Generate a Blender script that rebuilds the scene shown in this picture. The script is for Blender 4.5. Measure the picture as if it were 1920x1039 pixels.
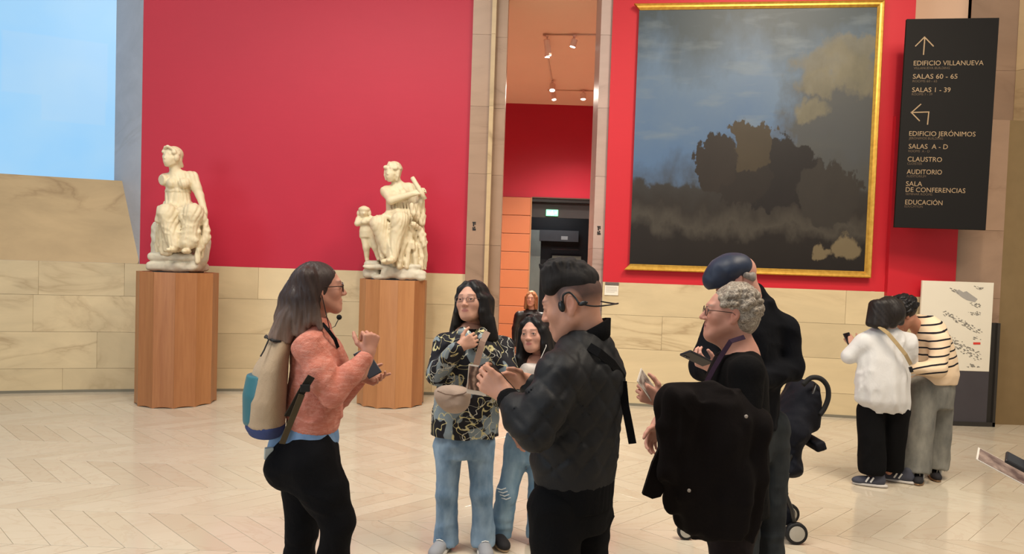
import bpy, bmesh, math, random
import numpy as np
from math import pi, sin, cos, radians, sqrt
from mathutils import Vector, Matrix

for o in list(bpy.data.objects): bpy.data.objects.remove(o)
SC = bpy.context.scene
COL = SC.collection
random.seed(7)

# ------------------------------------------------------------ camera
FPX, CAMH = 1387.0, 1.70
PITCH, ROLL = radians(2.0), radians(1.9)
CX, CY = 960.0, 546.4          # optical centre: the picture is cropped a little high
cam = bpy.data.cameras.new('camera'); cam_o = bpy.data.objects.new('camera', cam); COL.objects.link(cam_o)
cam.sensor_width = 36.0; cam.lens = 36.0*FPX/1920.0; cam.shift_y = (CY-519.5)/1920.0; cam.clip_start = .05; cam.clip_end = 200
cam_o.matrix_world = Matrix.Translation((0, 0, CAMH)) @ Matrix.Rotation(pi/2-PITCH, 4, 'X') @ Matrix.Rotation(ROLL, 4, 'Z')
SC.camera = cam_o

# ------------------------------------------------------------ light
SC.view_settings.view_transform = 'Standard'; SC.view_settings.look = 'None'
SC.view_settings.gamma = 1.0; SC.view_settings.use_curve_mapping = False
SC.view_settings.exposure = 0.0
world = bpy.data.worlds.new('world'); SC.world = world; world.use_nodes = True
bg = world.node_tree.nodes['Background']; bg.inputs[0].default_value = (1.0, .94, .86, 1); bg.inputs[1].default_value = .40

def lamp(name, kind, loc, target, energy, color, size=1.0, angle=60, blend=.6):
    l = bpy.data.lights.new(name, kind); l.energy = energy; l.color = color
    if kind == 'AREA': l.shape = 'SQUARE'; l.size = size
    else: l.shadow_soft_size = size
    if kind == 'SPOT': l.spot_size = radians(angle); l.spot_blend = blend
    o = bpy.data.objects.new(name, l); COL.objects.link(o); o.location = loc
    o.rotation_euler = (Vector(target)-Vector(loc)).to_track_quat('-Z', 'Y').to_euler()
    return o
WARM = (1.0, .86, .68); NEUT = (1.0, .94, .85); COOL = (.72, .86, 1.0)
lamp('foyer_ceiling_light', 'AREA', (-2.6, 3.0, 6.6), (-2.6, 4.4, 0), 330, NEUT, 2.6)
lamp('foyer_ceiling_light', 'AREA', (3.4, 3.2, 6.6), (3.8, 5.4, 0), 400, WARM, 2.6)
lamp('window_daylight', 'AREA', (-7.5, -4.0, 3.6), (-2, 5, .6), 300, COOL, 3.2)
lamp('wall_washer_spot', 'SPOT', (-1.2, 4.6, 6.8), (-1.1, 9.4, 1.2), 420, NEUT, .12, 75, .95)
lamp('wall_washer_spot', 'SPOT', (3.0, 4.4, 6.8), (2.9, 9.0, 2.2), 520, WARM, .12, 72, .9)
lamp('statue_spot', 'SPOT', (-2.5, 6.1, 6.6), (-3.6, 8.4, 2.1), 190, NEUT, .05, 26, .5)
lamp('statue_spot', 'SPOT', (-.2, 6.5, 6.6), (-1.35, 8.75, 2.1), 190, NEUT, .05, 28, .5)

# ------------------------------------------------------------ pixel helpers (1920 x 1039 frame)
_fw = np.array([0, cos(PITCH), -sin(PITCH)]); _r0 = np.array([1., 0, 0]); _u0 = np.cross(_r0, _fw)
_rr = _r0*cos(ROLL)+_u0*sin(ROLL); _uu = -_r0*sin(ROLL)+_u0*cos(ROLL)
CAMP = np.array([0, 0, CAMH])
def ray(px, py): return _fw+_rr*(px-960)/FPX+_uu*(CY-py)/FPX
def at(px, py, Y):
    d = ray(px, py); return CAMP+d*(Y/d[1])
def onfloor(px, py):
    d = ray(px, py); return CAMP+d*(-CAMH/d[2])
def V3(*a): return np.array(a, float)

# ------------------------------------------------------------ object helpers
def tag(o, label=None, cat=None, group=None, kind=None):
    if label: o['label'] = label
    if cat: o['category'] = cat
    if group: o['group'] = group
    if kind: o['kind'] = kind
    return o
def empty(name, loc=(0, 0, 0)):
    o = bpy.data.objects.new(name, None); COL.objects.link(o); o.location = loc; o.empty_display_size = .1
    return o
def raw(name, verts, faces, mat, parent=None, smooth=False, rel=True, colors=None):
    """verts in world space; a parented mesh is stored relative to its top parent's location"""
    V = np.asarray(verts, dtype=np.float64).reshape(-1, 3)
    if parent is not None and rel:
        q = parent; off = np.zeros(3)
        while q is not None: off += np.array(q.location); q = q.parent
        V = V-off
    me = bpy.data.meshes.new(name)
    if isinstance(faces, np.ndarray):
        n = len(faces); k = faces.shape[1]
        me.vertices.add(len(V)); me.vertices.foreach_set('co', V.astype(np.float32).ravel())
        me.loops.add(n*k); me.loops.foreach_set('vertex_index', faces.astype(np.int32).ravel())
        me.polygons.add(n); me.polygons.foreach_set('loop_start', np.arange(0, n*k, k, dtype=np.int32))
        me.update(calc_edges=True)
    else:
        me.from_pydata(V.tolist(), [], [list(f) for f in faces]); me.update()
    if smooth: me.polygons.foreach_set('use_smooth', [True]*len(me.polygons))
    if colors is not None:
        a = me.color_attributes.new('Col', 'FLOAT_COLOR', 'POINT')
        c = np.ones((len(V), 4), np.float32); c[:, :3] = colors; a.data.foreach_set('color', c.ravel())
    if mat is not None: me.materials.append(mat)
    o = bpy.data.objects.new(name, me); COL.objects.link(o)
    if parent is not None: o.parent = parent
    return o
def share(name, mesh, parent=None, loc=(0, 0, 0), rot=(0, 0, 0)):
    o = bpy.data.objects.new(name, mesh); COL.objects.link(o); o.location = loc; o.rotation_euler = rot
    if parent is not None: o.parent = parent
    return o
def spl(pts, n=5):
    P = [np.asarray(p, float) for p in pts]; P = [2*P[0]-P[1]]+P+[2*P[-1]-P[-2]]; out = []
    for i in range(1, len(P)-2):
        for k in range(n):
            t = k/n; out.append(.5*((2*P[i])+(-P[i-1]+P[i+1])*t+(2*P[i-1]-5*P[i]+4*P[i+1]-P[i+2])*t*t+(-P[i-1]+3*P[i]-3*P[i+1]+P[i+2])*t**3))
    return out+[P[-2]]
class MB:
    """collects simple shapes into one mesh (world coordinates)"""
    def __init__(s): s.v = []; s.f = []
    def add(s, vs, fs):
        n = len(s.v); s.v += [tuple(float(q) for q in p) for p in vs]; s.f += [tuple(i+n for i in f) for f in fs]; return s
    def box(s, c, h, R=None, bev=0.0):
        R = np.eye(3) if R is None else np.asarray(R); c = np.asarray(c, float)
        if bev <= 0:
            P = [c+R@(np.array((x, y, z))*np.array(h)) for x in (-1, 1) for y in (-1, 1) for z in (-1, 1)]
            return s.add(P, [(0, 1, 3, 2), (4, 6, 7, 5), (0, 4, 5, 1), (2, 3, 7, 6), (0, 2, 6, 4), (1, 5, 7, 3)])
        bm = bmesh.new(); bmesh.ops.create_cube(bm, size=2)
        for v in bm.verts: v.co = Vector((v.co.x*h[0], v.co.y*h[1], v.co.z*h[2]))
        bmesh.ops.bevel(bm, geom=bm.edges[:], offset=bev, segments=2, affect='EDGES', profile=.5)
        bm.verts.index_update()
        P = [c+R@np.array(v.co) for v in bm.verts]; F = [[v.index for v in f.verts] for f in bm.faces]; bm.free()
        return s.add(P, F)
    def span(s, lo, hi, bev=0.0):
        lo = np.array(lo, float); hi = np.array(hi, float); return s.box((lo+hi)/2, (hi-lo)/2, None, bev)
    def tube(s, pts, r, n=8, closed=False, flat=None):
        P = [np.asarray(p, float) for p in pts]; m = len(P); rr = r if hasattr(r, '__len__') else [r]*m
        vs = []; up = None
        for i in range(m):
            a = P[(i-1) % m] if (closed or i > 0) else P[i]; b = P[(i+1) % m] if (closed or i < m-1) else P[i]
            t = b-a; t = t/(np.linalg.norm(t)+1e-12)
            if up is None:
                up = np.array((0, 0, 1.)) if abs(t[2]) < .9 else np.array((1., 0, 0))
                if flat is not None: up = np.asarray(flat, float)
            e1 = up-t*(up@t); e1 /= np.linalg.norm(e1)+1e-12; e2 = np.cross(t, e1); up = e1
            for k in range(n):
                q = 2*pi*k/n; vs.append(P[i]+(e1*cos(q)+e2*sin(q))*rr[i])
        fs = []
        for i in range(m if closed else m-1):
            j = (i+1) % m
            for k in range(n): fs.append((i*n+k, i*n+(k+1) % n, j*n+(k+1) % n, j*n+k))
        if not closed: fs.append(tuple(range(n-1, -1, -1))); fs.append(tuple((m-1)*n+k for k in range(n)))
        return s.add(vs, fs)
    def strap(s, pts, nrm, w, t):
        """flat ribbon along pts, nrm = list of (or one) normals, width w, thickness t"""
        P = [np.asarray(p, float) for p in pts]; m = len(P); vs = []
        for i in range(m):
            a = P[max(i-1, 0)]; b = P[min(i+1, m-1)]; d = b-a; d /= np.linalg.norm(d)+1e-12
            n = np.asarray(nrm[i] if np.ndim(nrm) == 2 else nrm, float); n = n-d*(n@d); n /= np.linalg.norm(n)+1e-12; e = np.cross(d, n)
            for (u, v) in ((-1, -1), (1, -1), (1, 1), (-1, 1)): vs.append(P[i]+e*u*w/2+n*v*t/2)
        fs = [(3, 2, 1, 0), tuple((m-1)*4+k for k in range(4))]
        for i in range(m-1):
            for k in range(4): fs.append((i*4+k, i*4+(k+1) % 4, i*4+4+(k+1) % 4, i*4+4+k))
        return s.add(vs, fs)
    def lathe(s, prof, c, n=24, R=None):
        R = np.eye(3) if R is None else R; vs = []; m = len(prof)
        for (r, z) in prof:
            for k in range(n): q = 2*pi*k/n; vs.append(np.asarray(c)+R@np.array((r*cos(q), r*sin(q), z)))
        fs = [(i*n+k, i*n+(k+1) % n, (i+1)*n+(k+1) % n, (i+1)*n+k) for i in range(m-1) for k in range(n)]
        fs.append(tuple(range(n-1, -1, -1))); fs.append(tuple((m-1)*n+k for k in range(n)))
        return s.add(vs, fs)
    def prism(s, poly, a, b):
        """poly: list of 3-d points (planar), extruded by vector from a*ext to b*ext"""
        poly = [np.asarray(p, float) for p in poly]; n = len(poly); a = np.asarray(a, float); b = np.asarray(b, float)
        vs = [p+a for p in poly]+[p+b for p in poly]
        fs = [tuple(range(n-1, -1, -1)), tuple(range(n, 2*n))]+[(i, (i+1) % n, n+(i+1) % n, n+i) for i in range(n)]
        return s.add(vs, fs)
    def build(s, name, mat, parent=None, smooth=False):
        o = raw(name, s.v, s.f, mat, parent, smooth)
        bm = bmesh.new(); bm.from_mesh(o.data); bmesh.ops.recalc_face_normals(bm, faces=bm.faces); bm.to_mesh(o.data); bm.free()
        return o

# ------------------------------------------------------------ materials
def srgb(r, g, b):
    f = lambda c: (c/255/12.92) if c/255 <= .04045 else ((c/255+.055)/1.055)**2.4
    return (f(r), f(g), f(b))
class NT:
    def __init__(s, name):
        s.m = bpy.data.materials.new(name); s.m.use_nodes = True; s.t = s.m.node_tree
        s.b = s.t.nodes['Principled BSDF']
    def n(s, typ, **kw):
        q = s.t.nodes.new(typ)
        for k, v in kw.items():
            if k.startswith('_'): setattr(q, k[1:], v)
            elif k.startswith('i'): q.inputs[int(k[1:])].default_value = v
        return q
    def l(s, a, b): s.t.links.new(a, b)
    def co(s, kind='Object', scale=(1, 1, 1), rot=(0, 0, 0), loc=(0, 0, 0)):
        c = s.n('ShaderNodeTexCoord'); m = s.n('ShaderNodeMapping'); s.l(c.outputs[kind], m.inputs[0])
        m.inputs['Scale'].default_value = scale; m.inputs['Rotation'].default_value = rot; m.inputs['Location'].default_value = loc
        return m.outputs[0]
    def noise(s, vec, scale, detail=4, rough=.5, dist=0):
        q = s.n('ShaderNodeTexNoise'); s.l(vec, q.inputs['Vector']); q.inputs['Scale'].default_value = scale
        q.inputs['Detail'].default_value = detail; q.inputs['Roughness'].default_value = rough; q.inputs['Distortion'].default_value = dist
        return q.outputs['Fac']
    def wave(s, vec, scale, dist=0, detail=2, axis='X', dscale=1, prof='SIN'):
        q = s.n('ShaderNodeTexWave'); s.l(vec, q.inputs['Vector']); q.bands_direction = axis; q.wave_profile = prof
        q.inputs['Scale'].default_value = scale; q.inputs['Distortion'].default_value = dist; q.inputs['Detail'].default_value = detail; q.inputs['Detail Scale'].default_value = dscale
        return q.outputs['Fac']
    def ramp(s, fac, stops, mode='LINEAR'):
        r = s.n('ShaderNodeValToRGB'); r.color_ramp.interpolation = mode; e = r.color_ramp.elements
        while len(e) < len(stops): e.new(.5)
        for i, (p, c) in enumerate(stops):
            e[i].position = p; e[i].color = (c[0], c[1], c[2], 1) if hasattr(c, '__len__') else (c, c, c, 1)
        s.l(fac, r.inputs[0]); return r.outputs[0]
    def mix(s, fac, a, b, mode='MIX'):
        q = s.n('ShaderNodeMix'); q.data_type = 'RGBA'; q.blend_type = mode
        for i, v in ((0, fac), (6, a), (7, b)):
            if isinstance(v, bpy.types.NodeSocket): s.l(v, q.inputs[i])
            elif hasattr(v, '__len__'): q.inputs[i].default_value = (v[0], v[1], v[2], 1)
            else: q.inputs[i].default_value = v
        return q.outputs[2]
    def math(s, op, a, b=0.0, c=0.0):
        q = s.n('ShaderNodeMath'); q.operation = op
        for i, v in enumerate((a, b, c)):
            if isinstance(v, bpy.types.NodeSocket): s.l(v, q.inputs[i])
            else: q.inputs[i].default_value = v
        return q.outputs[0]
    def bump(s, h, strength=.3, dist=.01):
        q = s.n('ShaderNodeBump'); s.l(h, q.inputs['Height']); q.inputs['Strength'].default_value = strength; q.inputs['Distance'].default_value = dist
        s.l(q.outputs[0], s.b.inputs['Normal']); return q
    def col(s, c):
        if isinstance(c, bpy.types.NodeSocket): s.l(c, s.b.inputs['Base Color'])
        else: s.b.inputs['Base Color'].default_value = (c[0], c[1], c[2], 1)
        return s
    def rough(s, r, spec=.5, metal=0):
        if isinstance(r, bpy.types.NodeSocket): s.l(r, s.b.inputs['Roughness'])
        else: s.b.inputs['Roughness'].default_value = r
        s.b.inputs['Specular IOR Level'].default_value = spec; s.b.inputs['Metallic'].default_value = metal
        return s
def scl(c, k): return tuple(min(1, q*k) for q in c)
_mc = {}
def plain(name, c, rough=.6, spec=.4, metal=0, var=.12, vscale=6, bump=0, bscale=60):
    """one colour with a little procedural variation"""
    if name in _mc: return _mc[name]
    t = NT(name); v = t.co('Object'); f = t.noise(v, vscale, 4)
    t.col(t.mix(f, scl(c, 1-var), scl(c, 1+var))).rough(rough, spec, metal)
    if bump: t.bump(t.noise(v, bscale, 3), bump, .004)
    _mc[name] = t.m; return t.m
def glow(name, c, strength):
    if name in _mc: return _mc[name]
    t = NT(name); t.col(scl(c, .6)); t.b.inputs['Emission Color'].default_value = (*c, 1); t.b.inputs['Emission Strength'].default_value = strength
    _mc[name] = t.m; return t.m
# ============================================================ room materials
def m_travertine(name, base, dark, scale=1.0, rough=.38):
    t = NT(name); oi = t.n('ShaderNodeObjectInfo'); v = t.co('Object', (scale, scale, scale))
    add = t.n('ShaderNodeVectorMath'); add.operation = 'ADD'
    sc = t.n('ShaderNodeVectorMath'); sc.operation = 'SCALE'; sc.inputs[0].default_value = (7.1, 3.3, 5.7); t.l(oi.outputs['Random'], sc.inputs['Scale'])
    t.l(v, add.inputs[0]); t.l(sc.outputs[0], add.inputs[1]); w = add.outputs[0]
    mp = t.n('ShaderNodeMapping'); t.l(w, mp.inputs[0]); mp.inputs['Scale'].default_value = (.55, .55, 1.5); w2 = mp.outputs[0]
    cloud = t.noise(w2, 1.6, 6, .6, .8)
    vein = t.math('ABSOLUTE', t.math('SUBTRACT', t.noise(w2, .9, 5, .55, 1.6), .5))
    vm = t.ramp(vein, [(0, 1), (.018, .5), (.07, 0)])
    gate = t.ramp(t.noise(w2, .8, 2), [(.5, 0), (.68, 1)])
    c1 = t.mix(t.ramp(cloud, [(.3, 0), (.75, 1)]), scl(base, .86), scl(base, 1.08))
    c2 = t.mix(t.math('MULTIPLY', t.math('MULTIPLY', vm, gate), .62), c1, dark)
    bs = t.math('MULTIPLY_ADD', oi.outputs['Random'], .16, .92)
    mul = t.n('ShaderNodeVectorMath'); mul.operation = 'SCALE'; t.l(c2, mul.inputs[0]); t.l(bs, mul.inputs['Scale'])
    t.col(mul.outputs[0]).rough(rough, .4)
    t.bump(t.noise(w, 26, 5), .06, .004)
    return t.m
M_TRAV = m_travertine('travertine_panel', srgb(208, 188, 150), srgb(150, 124, 90))
M_TRAVG = m_travertine('travertine_dark', srgb(186, 160, 122), srgb(120, 92, 62))
M_TRAVP = m_travertine('travertine_pink', srgb(156, 128, 106), srgb(116, 90, 70))
M_JAMBG = m_travertine('travertine_grey', srgb(172, 148, 138), srgb(120, 100, 92))
M_JOINT = plain('stone_joint', srgb(128, 108, 78), .9, .1)
M_SKIRT = plain('grey_skirting', srgb(122, 116, 100), .7, .3)
def m_red(name, c):
    t = NT(name); v = t.co('Object')
    f = t.noise(v, .8, 5, .6); g = t.noise(t.co('Object', (1, 1, 5)), 5, 5, .65)
    t.col(t.mix(f, scl(c, .9), t.mix(g, scl(c, .98), scl(c, 1.1)))).rough(.5, .3)
    t.bump(g, .06, .004); return t.m
M_RED = m_red('crimson_plaster', srgb(180, 34, 58))
M_RED2 = m_red('scarlet_plaster', srgb(192, 34, 46))
def m_floor():
    t = NT('polished_cream_marble'); oi = t.n('ShaderNodeObjectInfo'); at_ = t.n('ShaderNodeAttribute'); at_.attribute_name = 'tone'
    rnd = t.math('FRACT', t.math('ADD', oi.outputs['Random'], at_.outputs['Fac']))
    geo = t.n('ShaderNodeNewGeometry')
    mp = t.n('ShaderNodeMapping'); t.l(geo.outputs['Position'], mp.inputs[0]); mp.inputs['Scale'].default_value = (1.0, 1.6, 1)
    v = mp.outputs[0]
    add = t.n('ShaderNodeVectorMath'); add.operation = 'ADD'; sc = t.n('ShaderNodeVectorMath'); sc.operation = 'SCALE'
    sc.inputs[0].default_value = (9, 5, 7); t.l(rnd, sc.inputs['Scale']); t.l(v, add.inputs[0]); t.l(sc.outputs[0], add.inputs[1]); w = add.outputs[0]
    cloud = t.noise(w, 1.8, 6, .6, 1.2)
    c0 = t.ramp(rnd, [(0, srgb(200, 189, 169)), (.35, srgb(208, 198, 179)), (.7, srgb(204, 193, 174)), (1, srgb(196, 183, 163))])
    c1 = t.mix(t.ramp(cloud, [(.4, 0), (.9, .6)]), c0, srgb(196, 180, 158))
    vein = t.ramp(t.math('ABSOLUTE', t.math('SUBTRACT', t.noise(w, 1.4, 5, .55, 2), .5)), [(0, .18), (.03, 0)])
    t.col(t.mix(vein, c1, srgb(176, 146, 120)))
    t.rough(t.ramp(cloud, [(.2, .09), (.9, .17)]), .5); return t.m
M_FLOOR = m_floor()
M_GROUT = plain('floor_grout', srgb(170, 154, 132), .5, .3)

# ============================================================ floor of chevron slabs
floor = MB().span((-9, -3, -.06), (9, 10.6, -.004)).build('floor', M_GROUT); tag(floor, kind='structure')
BAND, TW, GAP = .58, .215, .0028
Y0 = .15
cells = []
for b in range(-6, 19):
    y0 = Y0+b*BAND; sgn = 1 if b % 2 == 0 else -1
    for k in range(-46, 47):
        xs = k*TW
        x0 = xs-sgn*BAND/2
        cx, cy = xs, y0+BAND/2
        d = sqrt(cx*cx+cy*cy)
        if cy < -3 or cy > 9.5 or abs(cx) > 8: continue
        inview = cy > 3.2 and abs(cx) < cy*.72+.3
        cells.append((0 if inview else 1, d, b, k, sgn, xs, y0))
cells.sort()
def slab_verts(sgn):
    g = GAP/2; gx = g*1.414
    lo = [(-sgn*BAND/2-TW/2+gx, -BAND/2+g), (-sgn*BAND/2+TW/2-gx, -BAND/2+g), (sgn*BAND/2+TW/2-gx, BAND/2-g), (sgn*BAND/2-TW/2+gx, BAND/2-g)]
    e = .0005; vs = [(x, y, -.02) for x, y in lo]+[(x, y, -e) for x, y in lo]
    m = .0012
    cxs = [(lo[0][0]+m*1.2, lo[0][1]+m), (lo[1][0]-m*1.2, lo[1][1]+m), (lo[2][0]-m*1.2, lo[2][1]-m), (lo[3][0]+m*1.2, lo[3][1]-m)]
    vs += [(x, y, 0) for x, y in cxs]
    fs = [(0, 1, 5, 4), (1, 2, 6, 5), (2, 3, 7, 6), (3, 0, 4, 7), (4, 5, 9, 8), (5, 6, 10, 9), (6, 7, 11, 10), (7, 4, 8, 11), (8, 9, 10, 11)]
    return vs, fs
slabm = {}
for s in (1, -1):
    vs, fs = slab_verts(s); me = bpy.data.meshes.new('floor_slab'); me.from_pydata(vs, [], fs); me.materials.append(M_FLOOR); slabm[s] = me
restv, restf, tones = [], [], []
for i, (q, d, b, k, s, xs, y0) in enumerate(cells):
    cx, cy = xs, y0+BAND/2
    if i < 300: share('floor_slab', slabm[s], floor, (cx, cy, 0))
    else:
        vs, fs = slab_verts(s); n = len(restv)
        restv += [(x+cx, y+cy, z) for x, y, z in vs]; restf += [tuple(j+n for j in f) for f in fs]
        tones += [random.random()]*len(vs)
o = raw('floor_slabs_far', restv, restf, M_FLOOR, floor); tag(o, kind='stuff')
a = o.data.attributes.new('tone', 'FLOAT', 'POINT'); a.data.foreach_set('value', tones)

# ============================================================ back wall, left (curved)
WAIN = 1.57
def yL(x): return 9.5-(x+.9)**2/29.0
def curved(name, x0, x1, z0, z1, mat, parent=None, proud=0.0, th=.05, n=8, yf=yL, gap=.003):
    """slab that follows the wall curve; its face stands 'proud' of the wall line"""
    vs, fs = [], []
    for i in range(n+1):
        x = x0+gap+(x1-x0-2*gap)*i/n; y = yf(x)-proud
        for (yy, zz) in ((y, z0+gap), (y, z1-gap), (y+th, z1-gap), (y+th, z0+gap)): vs.append((x, yy, zz))
    for i in range(n):
        for k in range(4): fs.append((i*4+k, i*4+4+k, i*4+4+(k+1) % 4, i*4+(k+1) % 4))
    fs += [(0, 1, 2, 3), tuple(n*4+k for k in (3, 2, 1, 0))]
    return raw(name, vs, fs, mat, parent)
XE_L, XJ_L = -4.56, -.60            # left end of the red wall, door side end
wall_l = curved('wall_left', -9.0, XJ_L, 0, WAIN-.01, M_JOINT, None, -.02, .25, 40, gap=0); tag(wall_l, kind='structure')
courses = [(0.03, .29, [-8, -6.9, -5.35, -4.0, -2.45, -1.0]), (.29, .73, [-8, -6.3, -5.0, -4.1, -2.6, -1.5]),
           (.73, 1.17, [-8, -6.6, -5.65, -4.05, -2.35, -1.3]), (1.17, WAIN, [-8, -6.6, -5.6, -4.72, -3.2, -1.75])]
for z0, z1, xs in courses:
    xs = [x for x in xs]+[XJ_L]
    for i in range(len(xs)-1): curved('stone_panel', xs[i], xs[i+1], z0, z1, M_TRAV, wall_l, 0, .03, max(3, int((xs[i+1]-xs[i])*4)), gap=.0015)
sk = curved('baseboard_left', -9, XJ_L, 0, .032, M_SKIRT, None, .004, .03, 40, gap=0); tag(sk, kind='structure')
red_l = curved('wall_left_red', XE_L, XJ_L, WAIN, 7.5, M_RED, None, -.004, .3, 30, gap=0); tag(red_l, kind='structure')

# window niche at the far left: sloping stone sill, splayed side, tall pale window
sill_d = .95
def sillpt(px, py, yy): return at(px, py, yy)
# sloping sill slab between wall face (z=WAIN) and window foot
xsA = [-9.0, -8.0, -6.55, -5.15, XE_L-.03]
sillob = MB()
nv = 24
vs, fs = [], []
for i in range(nv+1):
    x = -9.0+(XE_L-.02+9.0)*i/nv; y = yL(x); k = i/nv
    vs += [(x, y+.0, WAIN), (x-.02, y+.62, 2.62), (x-.02, y+.75, 2.62), (x, y+.3, WAIN)]
for i in range(nv):
    for k in range(4): fs.append((i*4+k, i*4+4+k, i*4+4+(k+1) % 4, i*4+(k+1) % 4))
fs += [(0, 1, 2, 3), tuple(nv*4+k for k in (3, 2, 1, 0))]
sill = raw('wall_window_sill', vs, fs, M_TRAVG); tag(sill, kind='structure')
# splayed side of the niche
yE = yL(XE_L)
P0 = V3(XE_L, yE, WAIN-.01); P1 = at(214, 336, yE+.72); P1 = V3(P1[0], yE+.72, WAIN-.01)
sv = MB().prism([(P0[0], P0[1], 0), (P0[0]+.02, P0[1]+.3, 0), (P1[0]+.15, P1[1]+.3, 0), (P1[0], P1[1], 0)], (0, 0, WAIN-.01), (0, 0, 7.5))
M_NICHE = m_travertine('niche_plaster', srgb(178, 178, 184), srgb(160, 156, 156), 1.0, .6)
tag(sv.build('wall_niche_side', M_NICHE), kind='structure')
def m_window():
    t = NT('bright_window_blind'); v = t.co('Object')
    f = t.noise(v, .9, 3, .5); 
    vo = t.n('ShaderNodeTexVoronoi'); vo.distance = 'CHEBYCHEV'; t.l(t.co('Object', (.8, 1, .7)), vo.inputs['Vector']); vo.inputs['Scale'].default_value = 1.1
    c = t.mix(t.ramp(f, [(.35, 0), (.7, 1)]), srgb(148, 208, 252), srgb(166, 214, 248))
    c = t.mix(t.math('MULTIPLY', t.ramp(vo.outputs['Distance'], [(.28, 1), (.3, 0)]), .12), c, srgb(214, 222, 232))  # faint pale squares: reflections of buildings painted into the pane colour
    t.l(c, t.b.inputs['Emission Color']); t.b.inputs['Emission Strength'].default_value = .92; t.col((.03, .035, .04)); t.rough(.35)
    return t.m
win = empty('window_1', (-6.4, yE+.4, 2.6)); tag(win, kind='structure')
wl = V3(-9.6, yL(-9.0)+.70, 0); wr = V3(P1[0], P1[1], 0)
MB().prism([wl, wr, wr+V3(0, .04, 0), wl+V3(0, .04, 0)], (0, 0, 2.60), (0, 0, 7.4)).build('pane', m_window(), win)
M_WFR = plain('pale_window_bead', srgb(176, 190, 204), .5)
dn = (wr-wl)/np.linalg.norm(wr-wl)
MB().prism([wl+V3(0, -.03, 0), wr+V3(0, -.03, 0), wr+V3(0, .02, 0), wl+V3(0, .02, 0)], (0, 0, 2.585), (0, 0, 2.612)).build('frame_bead', M_WFR, win)

# ============================================================ doorway jambs
def jamb(name, x0, x1, y0, y1, mat, z1=7.5):
    root = MB().span((x0, y0+.012, 0), (x1, y1-.004, z1)).build(name, M_JOINT); tag(root, kind='structure')
    zs = [0, 1.17, 1.95, 2.85, 3.7, 4.6, 5.6, z1]
    for i in range(len(zs)-1):
        MB().span((x0-.004, y0, zs[i]+.0015), (x1+.004, y1, zs[i+1]-.0015)).build('stone_block', mat, root)
    return root
YJ = 9.47
jamb('trim_1', -.60, -.36, YJ-.03, YJ+.3, M_TRAVP)
jamb('trim_2', -.36, -.315, YJ-.075, YJ+.32, M_TRAVG)
jamb('trim_3', -.315, -.17, YJ+.06, YJ+.6, M_TRAVP)
jamb('trim_4', 1.00, 1.13, 9.30, 9.9, M_JAMBG)

# ============================================================ back wall, right (straight)
_a, _b = onfloor(1190, 761), onfloor(1590, 784); _g = (_b-_a)/(_b-_a)[0]; A = _a+_g*(1.13-_a[0]); B = _a+_g*(4.42-_a[0]); DIR = (B-A)/np.linalg.norm(B-A); NRM = V3(DIR[1], -DIR[0], 0); LEN = np.linalg.norm(B-A)
def wpt(s, z, out=0.0): return A+DIR*s+NRM*out+V3(0, 0, z)
RW = np.array([DIR, -NRM, (0, 0, 1)]).T    # local x along wall, y into wall, z up
def wbox(mb, s0, s1, z0, z1, o0, o1, bev=0):
    c = wpt((s0+s1)/2, (z0+z1)/2, (o0+o1)/2); return mb.box(c, ((s1-s0)/2, abs(o1-o0)/2, (z1-z0)/2), RW, bev)
WR = 1.535
wall_r = wbox(MB(), 0, LEN+.2, 0, WR-.01, -.3, -.02).build('wall_right', M_JOINT); tag(wall_r, kind='structure')
for z0, z1, ss in [(.03, .29, [0, 1.1, 2.45, LEN+.2]), (.29, .71, [0, 1.75, LEN+.2]), (.71, 1.13, [0, .75, 2.1, LEN+.2]), (1.13, WR, [0, 1.6, 2.9, LEN+.2])]:
    for i in range(len(ss)-1): wbox(MB(), ss[i]+.0015, ss[i+1]-.0015, z0+.0015, z1-.0015, -.02, 0).build('stone_panel', M_TRAV, wall_r)
tag(wbox(MB(), 0, LEN+.2, 0, .032, -.01, .004).build('baseboard_right', M_SKIRT), kind='structure')
tag(wbox(MB(), 0, LEN+.2, WR, 7.5, -.3, -.004).build('wall_right_red', M_RED2), kind='structure')
# nearer red return and stone pier at the far right
RY = B[1]-.07
C0 = at(1666, 500, RY); C1 = at(1793, 500, RY)
w2 = MB().span((C0[0], RY, 1.49), (C1[0], RY+.3, 3.6)).build('wall_return_red', M_RED2); tag(w2, kind='structure')
w3 = MB().span((C0[0], RY+.01, 0), (C1[0]+.2, RY+.3, 1.485)).build('wall_return_stone', M_JOINT); tag(w3, kind='structure')
for z0, z1 in ((0, .29), (.29, .71), (.71, 1.13), (1.13, 1.49)):
    MB().span((C0[0], RY, z0+.0015), (C1[0]+.19, RY+.04, z1-.0015)).build('stone_panel', M_TRAV, w3)
M_PEACH = plain('peach_plaster', srgb(222, 186, 158), .8, .2, var=.05, vscale=1)
tag(MB().span((4.3, 9.30, 2.5), (9, 9.6, 9)).build('wall_gallery_peach', M_PEACH), kind='structure')
lp = MB().span((C1[0]+.001, RY+.03, 0), (C1[0]+1.2, RY+.3, 3.6)).build('wall_pier_low', M_JOINT); tag(lp, kind='structure')
for z0, z1 in ((0, .71), (.71, 1.5), (1.5, 2.3), (2.3, 3.6)):
    MB().span((C1[0]+.002, RY+.02, z0+.0015), (C1[0]+.55, RY+.06, z1-.0015)).build('stone_block', M_TRAVP, lp)
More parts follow.
